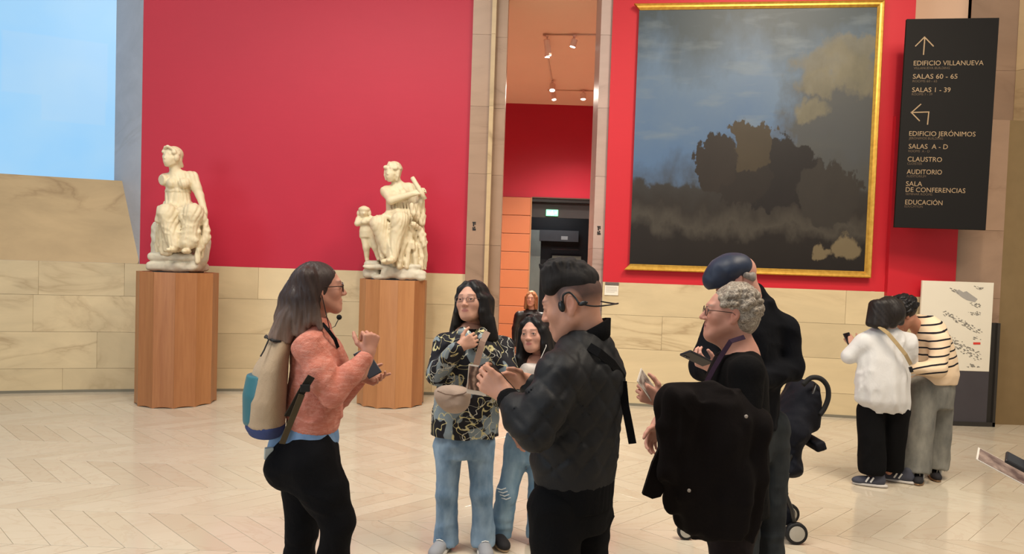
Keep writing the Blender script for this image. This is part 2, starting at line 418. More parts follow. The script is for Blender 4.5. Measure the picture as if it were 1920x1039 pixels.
# stone pier: two faces
D1 = onfloor(1869, 783); D0 = V3(at(1824, 20, D1[1])[0], D1[1]+.02, 0); D2 = onfloor(1920, 792); D2 = D1+(D2-D1)*5
pier = MB().prism([D0+V3(0, .012, 0), D1+V3(0, .012, 0), D2, D2+V3(.5, 1.5, 0), D1+V3(0, 1.5, 0), D0+V3(0, .25, 0)], (0, 0, 0), (0, 0, 7.5)).build('wall_pier', M_JOINT); tag(pier, kind='structure')
zs = [0, .55, 1.13, 1.9, 2.7, 3.5, 4.3, 5.2, 6.2, 7.5]
for i in range(len(zs)-1):
    MB().prism([D0, D1, D1+V3(0, .1, 0), D0+V3(0, .1, 0)], (0, 0, zs[i]+.0015), (0, 0, zs[i+1]-.0015)).build('stone_block', M_TRAVP, pier)
    n2 = V3((D2-D1)[1], -(D2-D1)[0], 0); n2 /= np.linalg.norm(n2)
    MB().prism([D1, D2, D2-n2*.06, D1-n2*.06], n2*.012+V3(0, 0, zs[i]+.0015), n2*.012+V3(0, 0, zs[i+1]-.0015)).build('stone_block', M_TRAVG, pier)

# ============================================================ hall behind the doorway
HY, HC = 16.2, 5.22
HF = -.215
def hx(px, py=450): return at(px, py, HY)[0]
def hz(py, px=1020): return at(px, py, HY)[2]
DT = hz(371)
tag(MB().span((-3.5, 9.55, -.3), (4.6, HY, HF)).build('floor_hall', M_FLOOR), kind='structure')
tag(MB().span((-.6, 9.3, -.22), (1.13, 9.56, 0)).build('floor_threshold', M_TRAV), kind='structure')
tag(MB().span((-3.5, 9.5, HC), (4.6, HY+.3, HC+.2)).build('ceiling_hall', M_PEACH), kind='structure')
tag(MB().span((-3.7, 9.9, -.3), (-3.5, HY+.3, HC)).build('wall_hall_left', M_RED), kind='structure')
tag(MB().span((4.6, 9.9, -.3), (4.8, HY+.3, HC)).build('wall_hall_right', M_RED), kind='structure')
X0, X1 = hx(995), hx(1112)+.35
hb = MB().span((-3.5, HY, DT), (4.6, HY+.3, HC)).span((-3.5, HY, HF), (-1.4, HY+.3, DT)).span((X1, HY, HF), (4.6, HY+.3, DT))
tag(hb.build('wall_hall', M_RED), kind='structure')
M_ORNG = plain('orange_lacquer', srgb(172, 104, 68), .45, .4, var=.06, vscale=2)
M_DARK = plain('black_metal', srgb(20, 21, 24), .45, .4)
dl = empty('door_1', (-.1, HY-.1, HF)); tag(dl, kind='structure')
MB().span((-1.4, HY-.08, HF), (X0-.02, HY-.02, DT-.01)).build('backing', plain('orange_shadow_gap', srgb(120, 60, 32), .7), dl)
ph = (hz(371)-hz(405)); z = DT-.012
while z > HF+.1:
    MB().span((-1.4, HY-.11, max(z-ph+.005, HF)), (X0-.025, HY-.07, z-.005), .006).build('panel', M_ORNG, dl); z -= ph
MB().span((X0-.025, HY-.12, HF), (X0, HY-.02, DT-.01)).build('edge_trim', plain('tan_edge', srgb(150, 110, 76), .5), dl)
dk = empty('door_2', (.9, HY+.1, HF)); tag(dk, kind='structure')
MB().span((X0, HY, DT-.09), (X1, HY+.12, DT-.01), .004).build('head_rail', M_DARK, dk)
MB().span((X0, HY-.03, DT-.012), (X1, HY, DT+.012)).build('head_strip', plain('bronze_strip', srgb(70, 58, 50), .5), dk)
MB().span((X0, HY+.12, hz(407)), (X1, HY+.2, DT-.09)).build('transom', plain('charcoal_panel', srgb(44, 44, 47), .6), dk)
MB().span((X1-.13, HY, HF), (X1, HY+.12, DT-.09)).build('post', M_DARK, dk)
LB = MB().span((-.6, HY+2.2, -.25), (3.0, HY+2.3, 3.4)).span((-.7, HY+.31, -.25), (-.6, HY+2.3, 3.4)).span((3.0, HY+.31, -.25), (3.1, HY+2.3, 3.4)).span((-.7, HY+.31, 3.4), (3.1, HY+2.3, 3.5)).span((-.7, HY+.3, -.3), (3.1, HY+2.3, -.22))
tag(LB.build('wall_lobby', plain('lobby_black', srgb(26, 27, 31), .6)), kind='structure')
d3 = empty('door_3', (.8, HY+2.0, -.22)); tag(d3, kind='structure')
M_GREY = plain('grey_glass_panel', srgb(86, 88, 92), .4)
y = HY+2.1
def lob(name, p0, p1, m, t0=.05, zlo=None):
    a_, b_ = at(*p0, y), at(*p1, y); return MB().span((a_[0], y-t0, b_[2] if zlo is None else zlo), (b_[0], y, a_[2])).build(name, m, d3)
lob('side_panel', (995, 431), (1009, 600), plain('pale_grey_panel', srgb(150, 158, 152), .6), .04, -.2)
lob('upper_panel', (1012, 431), (1084, 454), M_GREY)
lob('lower_panel', (1035, 479), (1085, 600), plain('olive_grey_panel', srgb(120, 118, 106), .5), .05, .1)
lob('rail', (1034, 467), (1085, 469), plain('steel_rail', srgb(130, 132, 136), .3, metal=1), .07)
lob('notice', (1052, 443), (1064, 450), plain('notice_card', srgb(190, 190, 188), .6), .06)
lamp('hall_lobby_light', 'AREA', (1.0, HY+1.2, 3.35), (1.0, HY+1.6, 0), 14, (.9, .96, 1.0), .8)
# ============================================================ implicit-surface sculpting
def nrm(v): v = np.asarray(v, float); return v/(np.linalg.norm(v)+1e-12)
def smin(a, b, k):
    if k <= 0: return np.minimum(a, b)
    h = np.maximum(k-np.abs(a-b), 0)/k; return np.minimum(a, b)-h*h*k*.25
def smax(a, b, k): return -smin(-a, -b, k)
def cap(a, b, ra, rb=None, k=.02, flat=None, op='u'):
    return dict(t='c', a=np.asarray(a, float), b=np.asarray(b, float), ra=ra, rb=ra if rb is None else rb, k=k, flat=flat, op=op)
def ell(c, r, R=None, k=.02, op='u'):
    r = (r, r, r) if not hasattr(r, '__len__') else r
    return dict(t='e', c=np.asarray(c, float), r=np.asarray(r, float), R=np.eye(3) if R is None else np.asarray(R), k=k, op=op)
def rbox(c, h, R=None, rd=.01, k=.01, op='u'):
    return dict(t='b', c=np.asarray(c, float), h=np.asarray(h, float), R=np.eye(3) if R is None else np.asarray(R), rd=rd, k=k, op=op)
def plane(p, n, op='i', k=0.0):          # keeps the side n points away from
    return dict(t='p', p=np.asarray(p, float), n=nrm(n), op=op, k=k)
def loft(tab, R=None, o=(0, 0, 0), k=.02, fold=None, op='u', pw=2.0):
    """tab rows: z, half width a, half depth b, offset x, offset y (local frame R, origin o); fold=(amp0, amp1, n, phase)"""
    tab = np.array([list(r)+[0]*(5-len(r)) for r in tab], float); tab = tab[np.argsort(tab[:, 0])]
    z = np.linspace(tab[0, 0], tab[-1, 0], 160); d = np.stack([np.interp(z, tab[:, 0], tab[:, j]) for j in range(1, 5)], 1)
    w = 13; ker = np.hanning(w+2)[1:-1]; ker /= ker.sum()
    dp = np.pad(d, ((w//2, w//2), (0, 0)), mode='reflect', reflect_type='odd'); d = np.stack([np.convolve(dp[:, j], ker, 'valid') for j in range(4)], 1)
    return dict(t='l', z=z, d=d, R=np.eye(3) if R is None else np.asarray(R), o=np.asarray(o, float), k=k, fold=fold, op=op, pw=pw)
def chain(pts, rs, k=.02, flat=None): return [cap(pts[i], pts[i+1], rs[i], rs[i+1], k, flat) for i in range(len(pts)-1)]
def bbox(p):
    t = p['t']
    if t == 'c':
        m = max(p['ra'], p['rb']); 
        if p['flat'] is not None: m *= max(1, p['flat'][1])
        return np.minimum(p['a'], p['b'])-m, np.maximum(p['a'], p['b'])+m
    if t == 'e': e = np.abs(p['R'])@p['r']; return p['c']-e, p['c']+e
    if t == 'b': e = np.abs(p['R'])@(p['h']+p['rd']*0); return p['c']-e, p['c']+e
    if t == 'l':
        d = p['d']; f = 1+(abs(p['fold'][1])+abs(p['fold'][0]) if p['fold'] else 0)
        lo = np.array([(d[:, 2]-d[:, 0]*f).min(), (d[:, 3]-d[:, 1]*f).min(), p['z'][0]]); hi = np.array([(d[:, 2]+d[:, 0]*f).max(), (d[:, 3]+d[:, 1]*f).max(), p['z'][-1]])
        c = [p['o']+p['R']@np.array((x, y, z)) for x in (lo[0], hi[0]) for y in (lo[1], hi[1]) for z in (lo[2], hi[2])]
        return np.min(c, 0), np.max(c, 0)
def dist(p, X, Y, Z):
    t = p['t']
    if t == 'c':
        a, b = p['a'], p['b']; ab = b-a
        qx, qy, qz = X-a[0], Y-a[1], Z-a[2]
        if p['flat'] is not None:
            n, f = nrm(p['flat'][0]), p['flat'][1]; g = 1/f-1; c = (qx*n[0]+qy*n[1]+qz*n[2])*g
            qx, qy, qz = qx+n[0]*c, qy+n[1]*c, qz+n[2]*c; ab = ab+n*((ab@n)*g)
        L = ab@ab+1e-12; h = np.clip((qx*ab[0]+qy*ab[1]+qz*ab[2])/L, 0, 1)
        return np.sqrt((qx-ab[0]*h)**2+(qy-ab[1]*h)**2+(qz-ab[2]*h)**2)-(p['ra']+(p['rb']-p['ra'])*h)
    if t in 'eb':
        R, c = p['R'], p['c']; qx, qy, qz = X-c[0], Y-c[1], Z-c[2]
        u = qx*R[0, 0]+qy*R[1, 0]+qz*R[2, 0]; v = qx*R[0, 1]+qy*R[1, 1]+qz*R[2, 1]; w = qx*R[0, 2]+qy*R[1, 2]+qz*R[2, 2]
        if t == 'e':
            r = p['r']; k0 = np.sqrt((u/r[0])**2+(v/r[1])**2+(w/r[2])**2); k1 = np.sqrt((u/r[0]**2)**2+(v/r[1]**2)**2+(w/r[2]**2)**2)+1e-9
            return k0*(k0-1)/k1
        h, rd = p['h']-p['rd'], p['rd']; a, b, c_ = np.abs(u)-h[0], np.abs(v)-h[1], np.abs(w)-h[2]
        return np.sqrt(np.maximum(a, 0)**2+np.maximum(b, 0)**2+np.maximum(c_, 0)**2)+np.minimum(np.maximum(a, np.maximum(b, c_)), 0)-rd
    if t == 'p': return (X-p['p'][0])*p['n'][0]+(Y-p['p'][1])*p['n'][1]+(Z-p['p'][2])*p['n'][2]
    if t == 'l':
        R, c = p['R'], p['o']; qx, qy, qz = X-c[0], Y-c[1], Z-c[2]
        u = qx*R[0, 0]+qy*R[1, 0]+qz*R[2, 0]; v = qx*R[0, 1]+qy*R[1, 1]+qz*R[2, 1]; w = qx*R[0, 2]+qy*R[1, 2]+qz*R[2, 2]
        z = p['z']; ti = np.clip((w-z[0])/(z[-1]-z[0])*(len(z)-1), 0, len(z)-1.001); i = ti.astype(np.int32); f = ti-i
        D = p['d']; g = lambda j: D[i, j]*(1-f)+D[i+1, j]*f
        a, b = g(0), g(1); uu, vv = u-g(2), v-g(3); pw = p['pw']
        if pw == 2: rho = np.sqrt((uu/a)**2+(vv/b)**2)
        else: rho = ((np.abs(uu)/a)**pw+(np.abs(vv)/b)**pw)**(1/pw)
        if p['fold']:
            A0, A1, n, ph = p['fold'][:4]; tt = ti/(len(z)-1); th = np.arctan2(vv/b, uu/a)
            amp = A1+(A0-A1)*tt
            wv = np.cos(n*th+ph+1.1*np.sin(3*tt+th))+.45*np.cos((n*1.7)*th+2.1*ph+2*tt)
            rho = rho-amp*wv
        d = (rho-1)*np.minimum(a, b)
        return np.maximum(d, np.maximum(z[0]-w, w-z[-1]))
_CE = [(0, 1), (2, 3), (4, 5), (6, 7), (0, 2), (1, 3), (4, 6), (5, 7), (0, 4), (1, 5), (2, 6), (3, 7)]
def nets(D, lo, h):
    nx, ny, nz = D.shape; S = D < 0
    cs = [S[i:nx-1+i, j:ny-1+j, k:nz-1+k] for i in (0, 1) for j in (0, 1) for k in (0, 1)]
    cnt = sum(c.astype(np.int8) for c in cs); act = (cnt > 0) & (cnt < 8)
    I = np.argwhere(act); n = len(I); idx = -np.ones(act.shape, np.int32); idx[act] = np.arange(n)
    offs = np.array([(i, j, k) for i in (0, 1) for j in (0, 1) for k in (0, 1)])
    vals = np.stack([D[I[:, 0]+o[0], I[:, 1]+o[1], I[:, 2]+o[2]] for o in offs], 1)
    acc = np.zeros((n, 3)); num = np.zeros(n)
    for a, b in _CE:
        va, vb = vals[:, a], vals[:, b]; m = (va < 0) != (vb < 0); t = np.where(m, va/np.where(m, va-vb, 1), 0)
        p = offs[a]+t[:, None]*(offs[b]-offs[a]); acc += np.where(m[:, None], p, 0); num += m
    V = lo+(I+acc/num[:, None])*h; Q = []
    for ax in range(3):
        sl0 = [slice(None)]*3; sl1 = [slice(None)]*3; sl0[ax] = slice(0, -1); sl1[ax] = slice(1, None)
        A_, B_ = S[tuple(sl0)], S[tuple(sl1)]; E = np.argwhere(A_ != B_)
        o1, o2 = (ax+1) % 3, (ax+2) % 3
        ok = (E[:, o1] > 0) & (E[:, o2] > 0) & (E[:, o1] < S.shape[o1]-1) & (E[:, o2] < S.shape[o2]-1); E = E[ok]
        if len(E) == 0: continue
        e1 = np.zeros(3, int); e2 = np.zeros(3, int); e1[o1] = 1; e2[o2] = 1
        g = lambda P: idx[P[:, 0], P[:, 1], P[:, 2]]
        q = np.stack([g(E-e1-e2), g(E-e2), g(E), g(E-e1)], 1); fl = ~A_[E[:, 0], E[:, 1], E[:, 2]]
        q[fl] = q[fl][:, ::-1]; Q.append(q)
    Q = np.concatenate(Q); Q = Q[(Q >= 0).all(1)]
    return V, Q
def relax(V, Q, it=1, lam=.5):
    n = len(V); e = np.concatenate([Q[:, [0, 1]], Q[:, [1, 2]], Q[:, [2, 3]], Q[:, [3, 0]]]); e = np.concatenate([e, e[:, ::-1]])
    deg = np.maximum(np.bincount(e[:, 0], minlength=n), 1)
    for _ in range(it):
        m = np.stack([np.bincount(e[:, 0], weights=V[e[:, 1], j], minlength=n) for j in range(3)], 1)/deg[:, None]; V = V+(m-V)*lam
    return V
def sculpt(prims, h, disp=None, it=1, pad=None):
    bb = [bbox(p) for p in prims if p['op'] == 'u']; ex = 4*h+(pad or .01)
    lo = np.min([b[0] for b in bb], 0)-ex; hi = np.max([b[1] for b in bb], 0)+ex
    n = np.ceil((hi-lo)/h).astype(int)+1; D = np.full(n, .08, np.float32)
    ax = [lo[j]+h*np.arange(n[j]) for j in range(3)]
    for p in prims:
        if p['t'] == 'p': s = [slice(0, n[j]) for j in range(3)]
        else:
            a, b = bbox(p); g = p['k']+3*h+.012
            i0 = np.clip(np.floor((a-g-lo)/h).astype(int), 0, n); i1 = np.clip(np.ceil((b+g-lo)/h).astype(int)+1, 0, n)
            if (i1 <= i0).any(): continue
            s = [slice(i0[j], i1[j]) for j in range(3)]
        X = ax[0][s[0]][:, None, None].astype(np.float32); Y = ax[1][s[1]][None, :, None].astype(np.float32); Z = ax[2][s[2]][None, None, :].astype(np.float32)
        d = dist(p, X, Y, Z); s = tuple(s); W = D[s]
        if p['op'] == 'u': D[s] = smin(W, d, p['k'])
        elif p['op'] == 's': D[s] = smax(W, -d, p['k'])
        else: D[s] = smax(W, d, p['k'])
    if disp is not None:
        I = np.argwhere(np.abs(D) < .05); P = lo+I*h
        D[I[:, 0], I[:, 1], I[:, 2]] += disp(P).astype(np.float32)
    D[0] = D[-1] = .08; D[:, 0] = D[:, -1] = .08; D[:, :, 0] = D[:, :, -1] = .08
    V, Q = nets(D, lo, h)
    if it: V = relax(V, Q, it)
    return V, Q
def sob(name, prims, h, mat, parent, disp=None, it=1, cols=None):
    V, Q = sculpt(prims, h, disp, it); return raw(name, V, Q, mat, parent, True, colors=None if cols is None else cols(V))
def merge(parts):
    Vs, Qs, n = [], [], 0
    for V, Q in parts: Vs.append(V); Qs.append(Q+n); n += len(V)
    return np.concatenate(Vs), np.concatenate(Qs)
_LAT = np.random.RandomState(77).rand(32, 32, 32).astype(np.float32)
def vnoise(P):
    q = np.floor(P).astype(np.int64); f = P-q; f = f*f*(3-2*f); q &= 31; r = (q+1) & 31
    x0, y0, z0, x1, y1, z1 = q[:, 0], q[:, 1], q[:, 2], r[:, 0], r[:, 1], r[:, 2]; u, v, w = f[:, 0], f[:, 1], f[:, 2]
    a = _LAT[x0, y0, z0]*(1-u)+_LAT[x1, y0, z0]*u; b = _LAT[x0, y1, z0]*(1-u)+_LAT[x1, y1, z0]*u; c = _LAT[x0, y0, z1]*(1-u)+_LAT[x1, y0, z1]*u; d = _LAT[x0, y1, z1]*(1-u)+_LAT[x1, y1, z1]*u
    return (a*(1-v)+b*v)*(1-w)+(c*(1-v)+d*v)*w
def wrinkle(amp, sc=1.0, dirs=None, seed=0):
    """cloth folds: ridged noise drawn out along slanting directions, strong in some patches and calm in others"""
    rg = np.random.RandomState(seed); fam = []
    for i in range(3):
        if dirs is not None: ax = nrm(np.array((0.12*rg.normal(), .12*rg.normal(), 1)))          # hanging folds
        else: t_ = rg.uniform(-.9, .9); a_ = rg.uniform(0, 6.28); ax = nrm(np.array((cos(a_), sin(a_), t_)))
        fam.append((ax, rg.rand(3)*30, rg.rand(3)*30))
    def f(P):
        o = 0
        for ax, s1, s2 in fam:
            al = P@ax; Q = (P-np.outer(al, ax)*.78)*(15*sc); W = np.stack([vnoise(P*7*sc+s2), vnoise(P*7*sc+s1), vnoise(P*7*sc+9)], 1)
            n = vnoise(Q+s1+W*1.1); g = np.clip(vnoise(P*6*sc+s2)*2.4-.75, 0, 1); o = o+g*((1-np.abs(2*n-1))**2-.35)
        return -amp*1.5*o
    return f
# ------------------------------------------------------------ frames
def frame(yaw, pitch=0, roll=0):
    """columns right, forward, up; yaw in degrees: 0 = world +X, 90 = away from camera, 180 = left, -90 = towards camera"""
    a = radians(yaw); f = V3(cos(a), sin(a), 0); r = V3(sin(a), -cos(a), 0); u = V3(0, 0, 1)
    p = radians(pitch); f2 = f*cos(p)+u*sin(p); u2 = u*cos(p)-f*sin(p)
    q = radians(roll); r3 = r*cos(q)+u2*sin(q); u3 = u2*cos(q)-r*sin(q)
    return np.stack([r3, f2, u3], 1)
def m_skin(name='skin'):
    t = NT(name); a = t.n('ShaderNodeAttribute'); a.attribute_name = 'Col'
    f = t.noise(t.co('Object'), 60, 3); t.col(t.mix(.14, t.mix(t.math('MULTIPLY', f, .25), a.outputs['Color'], scl((.5, .2, .14), .8)), (.12, .08, .07))).rough(.5, .35)
    t.b.inputs['Subsurface Weight'].default_value = .06; t.b.inputs['Subsurface Radius'].default_value = (.012, .004, .002); t.b.inputs['Subsurface Scale'].default_value = .6
    return t.m
M_SKIN = m_skin()
M_EYEW = plain('eye_white', srgb(196, 188, 182), .25, .6, var=.02)
M_IRIS = plain('eye_iris_dark', srgb(34, 22, 16), .2, .6)
def head_prims(c, R, s=1.0, fem=True, mouth=0.0, old=0.0, wide=1.0, nose=1.0, neck_to=None, neckr=.052, eyes=1.0, short=1.0):
    T = lambda x, y, z: c+R@(np.array((x*wide, y, z*(short if z < -.02 else 1)))*s)
    def E_(x, y, z, r, k=.02, op='u', rot=None):
        RR = R if rot is None else R@rot; return ell(T(x, y, z), np.array(r)*s, RR, k*s, op)
    P = [E_(0, -.014, .032, (.074*wide, .095, .084)), E_(0, .032, -.02, (.061*wide, .062, .088), .03)]
    j = .047 if fem else .055
    for sx in (-1, 1):
        P.append(cap(T(sx*j, .005, -.05), T(sx*.018, .068, -.094), .024*s, .018*s, .03*s))
        P.append(E_(sx*.04, .06, -.02, (.022, .022, .022), .025))
    P.append(E_(0, .073, -.096, (.02, .018, .017), .025))
    P.append(cap(T(-.034, .082, .026), T(.034, .082, .026), .0095*s if fem else .0115*s, None, .022*s))
    for sx in (-1, 1):
        P.append(E_(sx*.031, .104, .006, (.0155*eyes+.002, .02, .012), .012, 's'))
    P.append(cap(T(0, .086, .016), T(0, .098+.013*nose, -.026), .0075*s, .0108*s, .014*s))
    for sx in (-1, 1): P.append(E_(sx*.0115, .1, -.03, (.0085, .011, .0075), .007))
    P.append(E_(0, .0855, -.063, (.022, .012, .018), .016))
    P.append(E_(0, .0935, -.0575, (.017, .0065, .0042), .006)); P.append(E_(0, .0922, -.0672, (.0145, .0075, .0048), .006))
    if mouth > 0: P.append(E_(0, .104, -.0625, (.016, .022, .003+.006*mouth), .003, 's'))
    for sx in (-1, 1):      # lids round the eyeball
        P.append(E_(sx*.031, .083, .0065, (.0168, .0145, .0128), .005))
        P.append(E_(sx*.031, .1, .0055, (.0125, .014, .0052*eyes), .003, 's'))
    for sx in (-1, 1):      # ears
        a = radians(12)*1; rot = np.array([[1, 0, 0], [0, cos(a), -sin(a)], [0, sin(a), cos(a)]])
        P.append(E_(sx*.077, -.012, -.002, (.009, .019, .032), .008, 'u', rot)); P.append(E_(sx*.087, -.008, .004, (.007, .011, .019), .004, 's', rot))
        P.append(E_(sx*.076, -.004, -.03, (.007, .01, .01), .008))
    if old > 0: P.append(cap(T(0, .06, -.105), T(0, .01, -.125), .022*s, .03*s, .03*s))
    if neck_to is not None:
        P.append(cap(T(0, -.028, -.045), neck_to, neckr*s, neckr*1.08*s, .03*s))
    return P
def head_cols(c, R, s, skin, lip, brow, flush=.25, stub=0.0, wide=1.0, browt=1.0, short=1.0):
    skin, lip, brow = np.array(skin), np.array(lip), np.array(brow)
    def f(V):
        L = ((V-c)@R)/s; L[:, 0] /= wide; x, y, z = np.abs(L[:, 0]), L[:, 1], L[:, 2].copy(); z[z < -.02] /= short
        C = np.tile(skin, (len(V), 1))
        def blend(m, col): C[:] = C*(1-m[:, None])+col*m[:, None]
        red = skin*np.array((1.0, .72, .68))
        blend(flush*np.exp(-((x-.04)**2+(z+.03)**2)/.0006)*(y > .03), red); blend(flush*1.2*np.exp(-(x**2+(z+.03)**2)/.00025)*(y > .09), red)
        blend(.55*np.exp(-((x-.08)**2/.0003+(y+.01)**2/.0008+z**2/.0012)), red)
        if stub: blend(stub*np.clip((-.035-z)/.03, 0, 1)*np.clip((y-.03)/.04, 0, 1)*(z > -.12), skin*.55)
        m = np.clip(1.15-((x/.0205)**2+((z+.0622)/.0098)**2), 0, 1)*(y > .078); blend(np.clip(m*3, 0, 1)*.75, lip)
        m = np.exp(-((z+.0625)/.0018)**2)*np.clip((.02-x)/.004, 0, 1)*(y > .078); blend(m*.6, lip*.35)
        zb = .0275+.004*browt-.08*(np.maximum(x-.03, 0))-(.02*(np.maximum(.03-x, 0)))
        m = np.exp(-((z-zb)/.0036)**2)*np.clip((x-.011)/.004, 0, 1)*np.clip((.052-x)/.008, 0, 1)*(y > .04); blend(np.clip(m*1.1, 0, 1)*.85*browt, brow)
        m = np.exp(-((np.hypot((x-.031)*.78, (z-.006)*1.55)-.0105)/.0022)**2)*(y > .07)*(z > .004); blend(m*.6, brow*.8)     # lash line
        return C
    return f
def eyes(parent, c, R, s, look=(0, 0), wide=1.0):
    for sx in (-1, 1):
        p = c+R@(np.array((sx*.031*wide, .0805, .0058))*s)
        V, Q = sculpt([ell(p, .0132*s)], .003*s, it=0); raw('eyeball', V, Q, M_EYEW, parent, True)
        d = nrm(R@np.array((look[0], 1, look[1]))); V, Q = sculpt([ell(p+d*.0088*s, .0062*s)], .0016*s, it=0); raw('iris', V, Q, M_IRIS, parent, True)
def hand_prims(w, d, n, side=1, curl=(.3, .5, .4), thumb=(.5, .3), s=1.0, spread=.06, curls=None, tdir=None):
    """w wrist, d towards knuckles, n palm normal, side +1: thumb along d x n"""
    d = nrm(d); n = nrm(np.asarray(n, float)-d*(np.asarray(n, float)@d)); t = np.cross(d, n)*side
    P = [cap(w-d*.03*s, w+d*.02*s, .024*s, .026*s, .015*s, (n, .75))]
    kn = w+d*.09*s
    for i, off in enumerate((.03, .010, -.011, -.030)):
        P.append(cap(w+d*.02*s+t*off*.6*s, kn+t*off*s-d*(.004 if i in (1, 2) else .010)*s, .0145*s, .0125*s, .012*s))
    ln = (.074, .082, .076, .06); rd = (.0092, .0095, .009, .0078)
    for i, off in enumerate((.031, .010, -.011, -.031)):
        cu = curl if curls is None else curls[i]
        p = kn+t*off*s-d*(.004 if i in (1, 2) else .010)*s; ang = 0; dd = nrm(d+t*spread*(1.5-i))
        for k, fr in enumerate((.46, .30, .24)):
            ang += cu[k]*1.57; v = dd*cos(ang)+n*sin(ang); q = p+v*ln[i]*fr*s
            P.append(cap(p, q, rd[i]*(1-.1*k)*s, rd[i]*(.92-.1*k)*s, .004*s)); p = q
    td = nrm(t*.75+d*.6+n*thumb[1]*.6) if tdir is None else nrm(tdir)
    p = w+d*.022*s+t*.026*s+n*.006*s
    P.append(cap(p-t*.01*s, p+td*.036*s, .0155*s, .0118*s, .012*s)); p = p+td*.036*s
    td2 = nrm(td+d*thumb[0]+n*thumb[1]*.5); P.append(cap(p, p+td2*.032*s, .0112*s, .0098*s, .005*s)); p = p+td2*.032*s
    td3 = nrm(td2+d*thumb[0]*.5+n*thumb[1]*.3-t*.15); P.append(cap(p, p+td3*.024*s, .0098*s, .0078*s, .004*s))
    return P
def body(parent, parts, head_c, colf, skin, core=None):
    """parts: list of (V, Q); one mesh; head colours where close to the head"""
    V, Q = merge(parts); C = np.tile(np.array(skin), (len(V), 1)); m = np.linalg.norm(V-head_c, axis=1) < .19
    if colf is not None and m.any(): C[m] = colf(V[m])
    return raw('body', V, Q, M_SKIN, parent, True, colors=C)
def rims(mb, c, R, s, kind='round', r=.021, th=.0016, zc=.004, yc=.103, wide=1.0):
    T = lambda x, y, z: c+R@(np.array((x*wide, y, z))*s)
    for sx in (-1, 1):
        pts = []
        for k in range(20):
            a = 2*pi*k/20; ca, sa = cos(a), sin(a)
            if kind == 'rect': e = 4; q = (abs(ca)**e+abs(sa)**e)**(-1/e); ca, sa = ca*q*1.15, sa*q*.72
            pts.append(T(sx*.032+r*ca, yc-.0025*abs(sx*.032+r*ca)/.03, zc+r*sa))
        mb.tube(pts, th*s, 6, True)
        mb.tube([T(sx*(.032+r), yc-.006, zc+.006), T(sx*.07, .07, zc+.006), T(sx*.08, 0, zc+.004), T(sx*.08, -.02, zc-.012)], th*s, 6)
    mb.tube([T(-.032+r, yc, zc+.004), T(0, yc+.004, zc+.007), T(.032-r, yc, zc+.004)], th*s, 6)
    return mb
# ============================================================ people: shared
def cloth(name, c, var=.15, rough=.85, wscale=300, bump=.15, heather=None):
    if name in _mc: return _mc[name]
    t = NT(name); v = t.co('Object'); f = t.noise(v, 9, 4, .6); g = t.noise(v, wscale, 2)
    cc = t.mix(f, scl(c, 1-var), scl(c, 1+var))
    if heather is not None: cc = t.mix(t.ramp(t.noise(t.co('Object', (1, 1, 3.5)), 24, 5, .7), [(.45, 0), (.72, 1)]), cc, heather)
    t.col(cc).rough(rough, .25 if sum(c) > .3 else .12); t.bump(t.math('ADD', t.noise(t.co('Object', (1, 1, .6)), 16, 5, .55, 1.0), t.math('MULTIPLY', g, .18)), min(1, bump*2.4), .014)
    t.b.inputs['Sheen Weight'].default_value = .08 if sum(c) > .3 else 0
    _mc[name] = t.m; return t.m
def denim(name, c, fade):
    if name in _mc: return _mc[name]
    t = NT(name); v = t.co('Object'); f = t.noise(t.co('Object', (1, 1, .45)), 9, 5, .6); g = t.wave(t.co('Object', rot=(.4, .6, .5)), 260, .5, 1)
    t.col(t.mix(t.ramp(f, [(.35, 0), (.7, 1)]), c, fade)).rough(.85, .2); t.bump(t.math('ADD', f, t.math('MULTIPLY', g, .2)), .18, .006)
    _mc[name] = t.m; return t.m
def m_hair(name, c, tip=None, z0=0, z1=1, gloss=.5, sc=1.0):
    if name in _mc: return _mc[name]
    t = NT(name); v = t.co('Object', (110*sc, 110*sc, 9*sc)); f = t.noise(v, 1.0, 3, .6, .4)
    base = c
    if tip is not None:
        s = t.n('ShaderNodeSeparateXYZ'); t.l(t.co('Object'), s.inputs[0]); mr = t.n('ShaderNodeMapRange'); t.l(s.outputs[2], mr.inputs[0])
        mr.inputs[1].default_value = z0; mr.inputs[2].default_value = z1; base = t.mix(t.math('ADD', mr.outputs[0], t.math('MULTIPLY_ADD', f, .5, -.25)), tip, c)
    dark = t.mix(1.0, base, (.5, .5, .5), 'MULTIPLY')
    t.col(t.mix(t.ramp(f, [(.3, 0), (.7, 1)]), dark, base)).rough(gloss, .3); t.bump(f, .35, .004)
    _mc[name] = t.m; return t.m
M_BLACKCLOTH = cloth('black_trouser_cloth', srgb(13, 13, 15), .15, .9)
M_RUBBER = plain('black_rubber', srgb(22, 22, 24), .6)
M_PLASTIC = plain('black_plastic', srgb(18, 18, 20), .35)
